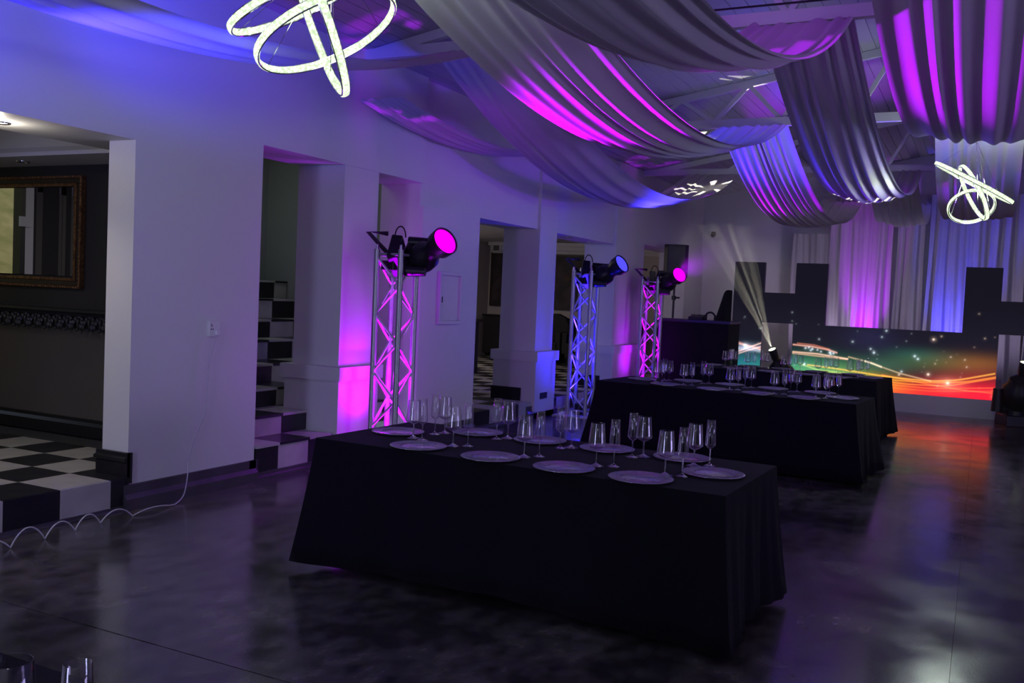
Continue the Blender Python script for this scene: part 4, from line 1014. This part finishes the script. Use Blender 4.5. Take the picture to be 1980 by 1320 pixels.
# ------------------------------------------------------------------ foyer furnishings seen through the openings
def framed(x, y0, y1, z0, z1, label):
    p = thing('painting', label, 'painting', (x, (y0 + y1) / 2, (z0 + z1) / 2), 'dark paintings on the foyer end wall')
    MB().box(x - 0.03, x, y0, y1, z0, z1).build('canvas', M['painting'], p)
    f = MB(); f.box(x - 0.045, x - 0.001, y0 - 0.02, y0 + 0.015, z0 - 0.02, z1 + 0.02).box(x - 0.045, x - 0.001, y1 - 0.015, y1 + 0.02, z0 - 0.02, z1 + 0.02).box(x - 0.045, x - 0.001, y0, y1, z1 - 0.015, z1 + 0.02).box(x - 0.045, x - 0.001, y0, y1, z0 - 0.02, z0 + 0.015)
    f.build('frame', M['frame_dark'], p)
    m = MB()
    for k, (fy, fz, rr) in enumerate(((0.80, 0.78, 0.13), (0.82, 0.45, 0.15), (0.55, 0.6, 0.1), (0.3, 0.35, 0.12))):
        yy = y0 + (y1 - y0) * fy; zz = z0 + (z1 - z0) * fz
        if y1 - y0 > 0.8:
            for q in (1.0, 0.6, 0.28): m.tube([(x - 0.034, yy + rr * q * math.cos(a), zz + rr * q * math.sin(a)) for a in [2 * math.pi * j / 20 for j in range(20)]], 0.006, 5, closed=True)
    if m.v: m.build('painted_rings', M['gilt'], p)
framed(17.98, 6.80, 8.42, 1.27, 2.375, 'large dark painting with ring motifs seen behind the blue tower')
framed(17.98, 9.24, 9.52, 1.29, 2.39, 'tall narrow dark painting seen beside the middle pillar')
def armchair(x, y, label, name='armchair', z=0.21):
    c = thing(name, label, 'chair', (x, y, z), 'dark foyer armchairs')
    MB().box(x - 0.33, x + 0.33, y - 0.34, y + 0.34, z + 0.12, z + 0.42).build('seat', M['upholstery'], c, bevel=0.03)
    bk_ = [(y - 0.36, z + 0.40), (y + 0.36, z + 0.40), (y + 0.37, z + 0.74), (y + 0.28, z + 0.90), (y + 0.12, z + 0.97), (y - 0.12, z + 0.97), (y - 0.28, z + 0.90), (y - 0.37, z + 0.74)]
    MB().prism(bk_, 'x', x + 0.22, x + 0.36).build('backrest', M['upholstery'], c, bevel=0.03)
    for s in (-1, 1): MB().box(x - 0.3, x + 0.3, y + s * 0.36 - 0.06, y + s * 0.36 + 0.06, z + 0.2, z + 0.62).build('armrest', M['upholstery'], c, bevel=0.03)
    for sx in (-1, 1):
        for sy in (-1, 1): MB().box(x + sx * 0.28 - 0.025, x + sx * 0.28 + 0.025, y + sy * 0.28 - 0.025, y + sy * 0.28 + 0.025, z, z + 0.13).build('leg', M['black_paint'], c)
armchair(17.1, 7.75, 'dark round backed armchair behind the blue tower in the foyer')
armchair(17.0, 6.85, 'dark round backed armchair just left of the wide far pillar')
sb = thing('sideboard', 'long dark sideboard against the foyer end wall', 'sideboard', (17.6, 7.4, 0.21))
MB().box(17.62, 17.95, 6.0, 9.5, 0.27, 1.06).build('body', M['upholstery'], sb, bevel=0.01)
MB().box(17.60, 17.96, 5.98, 9.52, 1.06, 1.09).build('top', M['black_paint'], sb)
for y in (6.1, 7.7, 9.4): MB().box(17.65, 17.73, y - 0.04, y + 0.04, 0.2, 0.28).build('foot', M['black_paint'], sb)
bc = thing('bar_counter', 'dark timber counter in the foyer left of the middle pillar', 'counter', (13.2, 7.9, 0.21))
MB().box(12.9, 13.5, 7.35, 8.6, 0.205, 1.05).build('body', M['upholstery'], bc)
MB().box(12.86, 13.54, 7.31, 8.64, 1.05, 1.10).build('top', M['black_paint'], bc)
up_ = thing('counter_stool', 'dark padded seat standing on end upon the foyer counter', 'seat', (13.2, 7.72, 1.10))
MB().prism([(7.45, 1.10), (7.95, 1.10), (7.98, 1.28), (7.93, 1.42), (7.80, 1.47), (7.45, 1.47)], 'x', 13.05, 13.35).build('cushion', M['upholstery'], up_, bevel=0.02)
MB().box(13.05, 13.35, 7.42, 7.46, 1.10, 1.47).build('back_rail', M['black_paint'], up_)
pl = thing('potted_shrub', 'dark rounded shrub on the foyer counter beside the meter cupboard wall', 'plant', (13.2, 8.15, 1.10))
MB().lathe([(0.0, 0.0), (0.10, 0.0), (0.14, 0.26), (0.12, 0.26), (0.0, 0.22)], 16, Matrix.Translation((13.2, 8.15, 1.10))).build('pot', M['black_paint'], pl, True)
MB().tube([(13.2, 8.15, 1.3), (13.2, 8.13, 1.75)], 0.02, 8).build('stem', M['frame_dark'], pl, True)
fo = MB(); rp = random.Random(3)
for k in range(420):
    a = rp.uniform(0, 6.28); t = math.acos(rp.uniform(-1, 1)); r = 0.27 * rp.uniform(0.75, 1.05)
    c = Vector((13.2 + r * math.sin(t) * math.cos(a), 8.12 + r * math.sin(t) * math.sin(a), 1.82 + 0.32 * r / 0.27 * math.cos(t)))
    u = Vector((rp.uniform(-1, 1), rp.uniform(-1, 1), rp.uniform(-1, 1))).normalized(); v = u.cross(Vector((rp.uniform(-1, 1), rp.uniform(-1, 1), 0.3))).normalized()
    fo.add([c - u * 0.05, c - v * 0.022, c + u * 0.05, c + v * 0.022], [(0, 1, 2, 3)])
fo.ball((13.2, 8.12, 1.82), 0.24, 14, 10, (1, 1, 1.15))
fo.build('foliage', M['leaf'], pl)
ws = thing('wall_speaker', 'small pale box speaker under the foyer cornice by the middle pillar', 'speaker', (17.9, 9.32, 2.68))
MB().box(17.72, 17.9, 9.22, 9.40, 2.42, 2.61).build('cabinet', M['white_plastic'], ws, bevel=0.01)
MB().box(17.715, 17.722, 9.24, 9.38, 2.44, 2.59).build('grille', M['net_curtain'], ws)

# ------------------------------------------------------------------ haze in the air before the stage
def haze():
    m = bpy.data.materials.new('thin_haze'); m.use_nodes = True; nt = m.node_tree
    for n in list(nt.nodes):
        if n.type != 'OUTPUT_MATERIAL': nt.nodes.remove(n)
    out = [n for n in nt.nodes if n.type == 'OUTPUT_MATERIAL'][0]
    s = nt.nodes.new('ShaderNodeVolumeScatter'); s.inputs['Density'].default_value = 0.03; s.inputs['Color'].default_value = (0.9, 0.9, 0.92, 1)
    s.inputs['Anisotropy'].default_value = 0.2
    nt.links.new(s.outputs[0], out.inputs['Volume'])
    o = MB().box(13.3, 15.40, -1.6, 4.35, 0.02, 2.66).build('haze', m, None)
    tag(o, 'thin haze in the air before the stage', 'haze', kind='stuff')
haze()
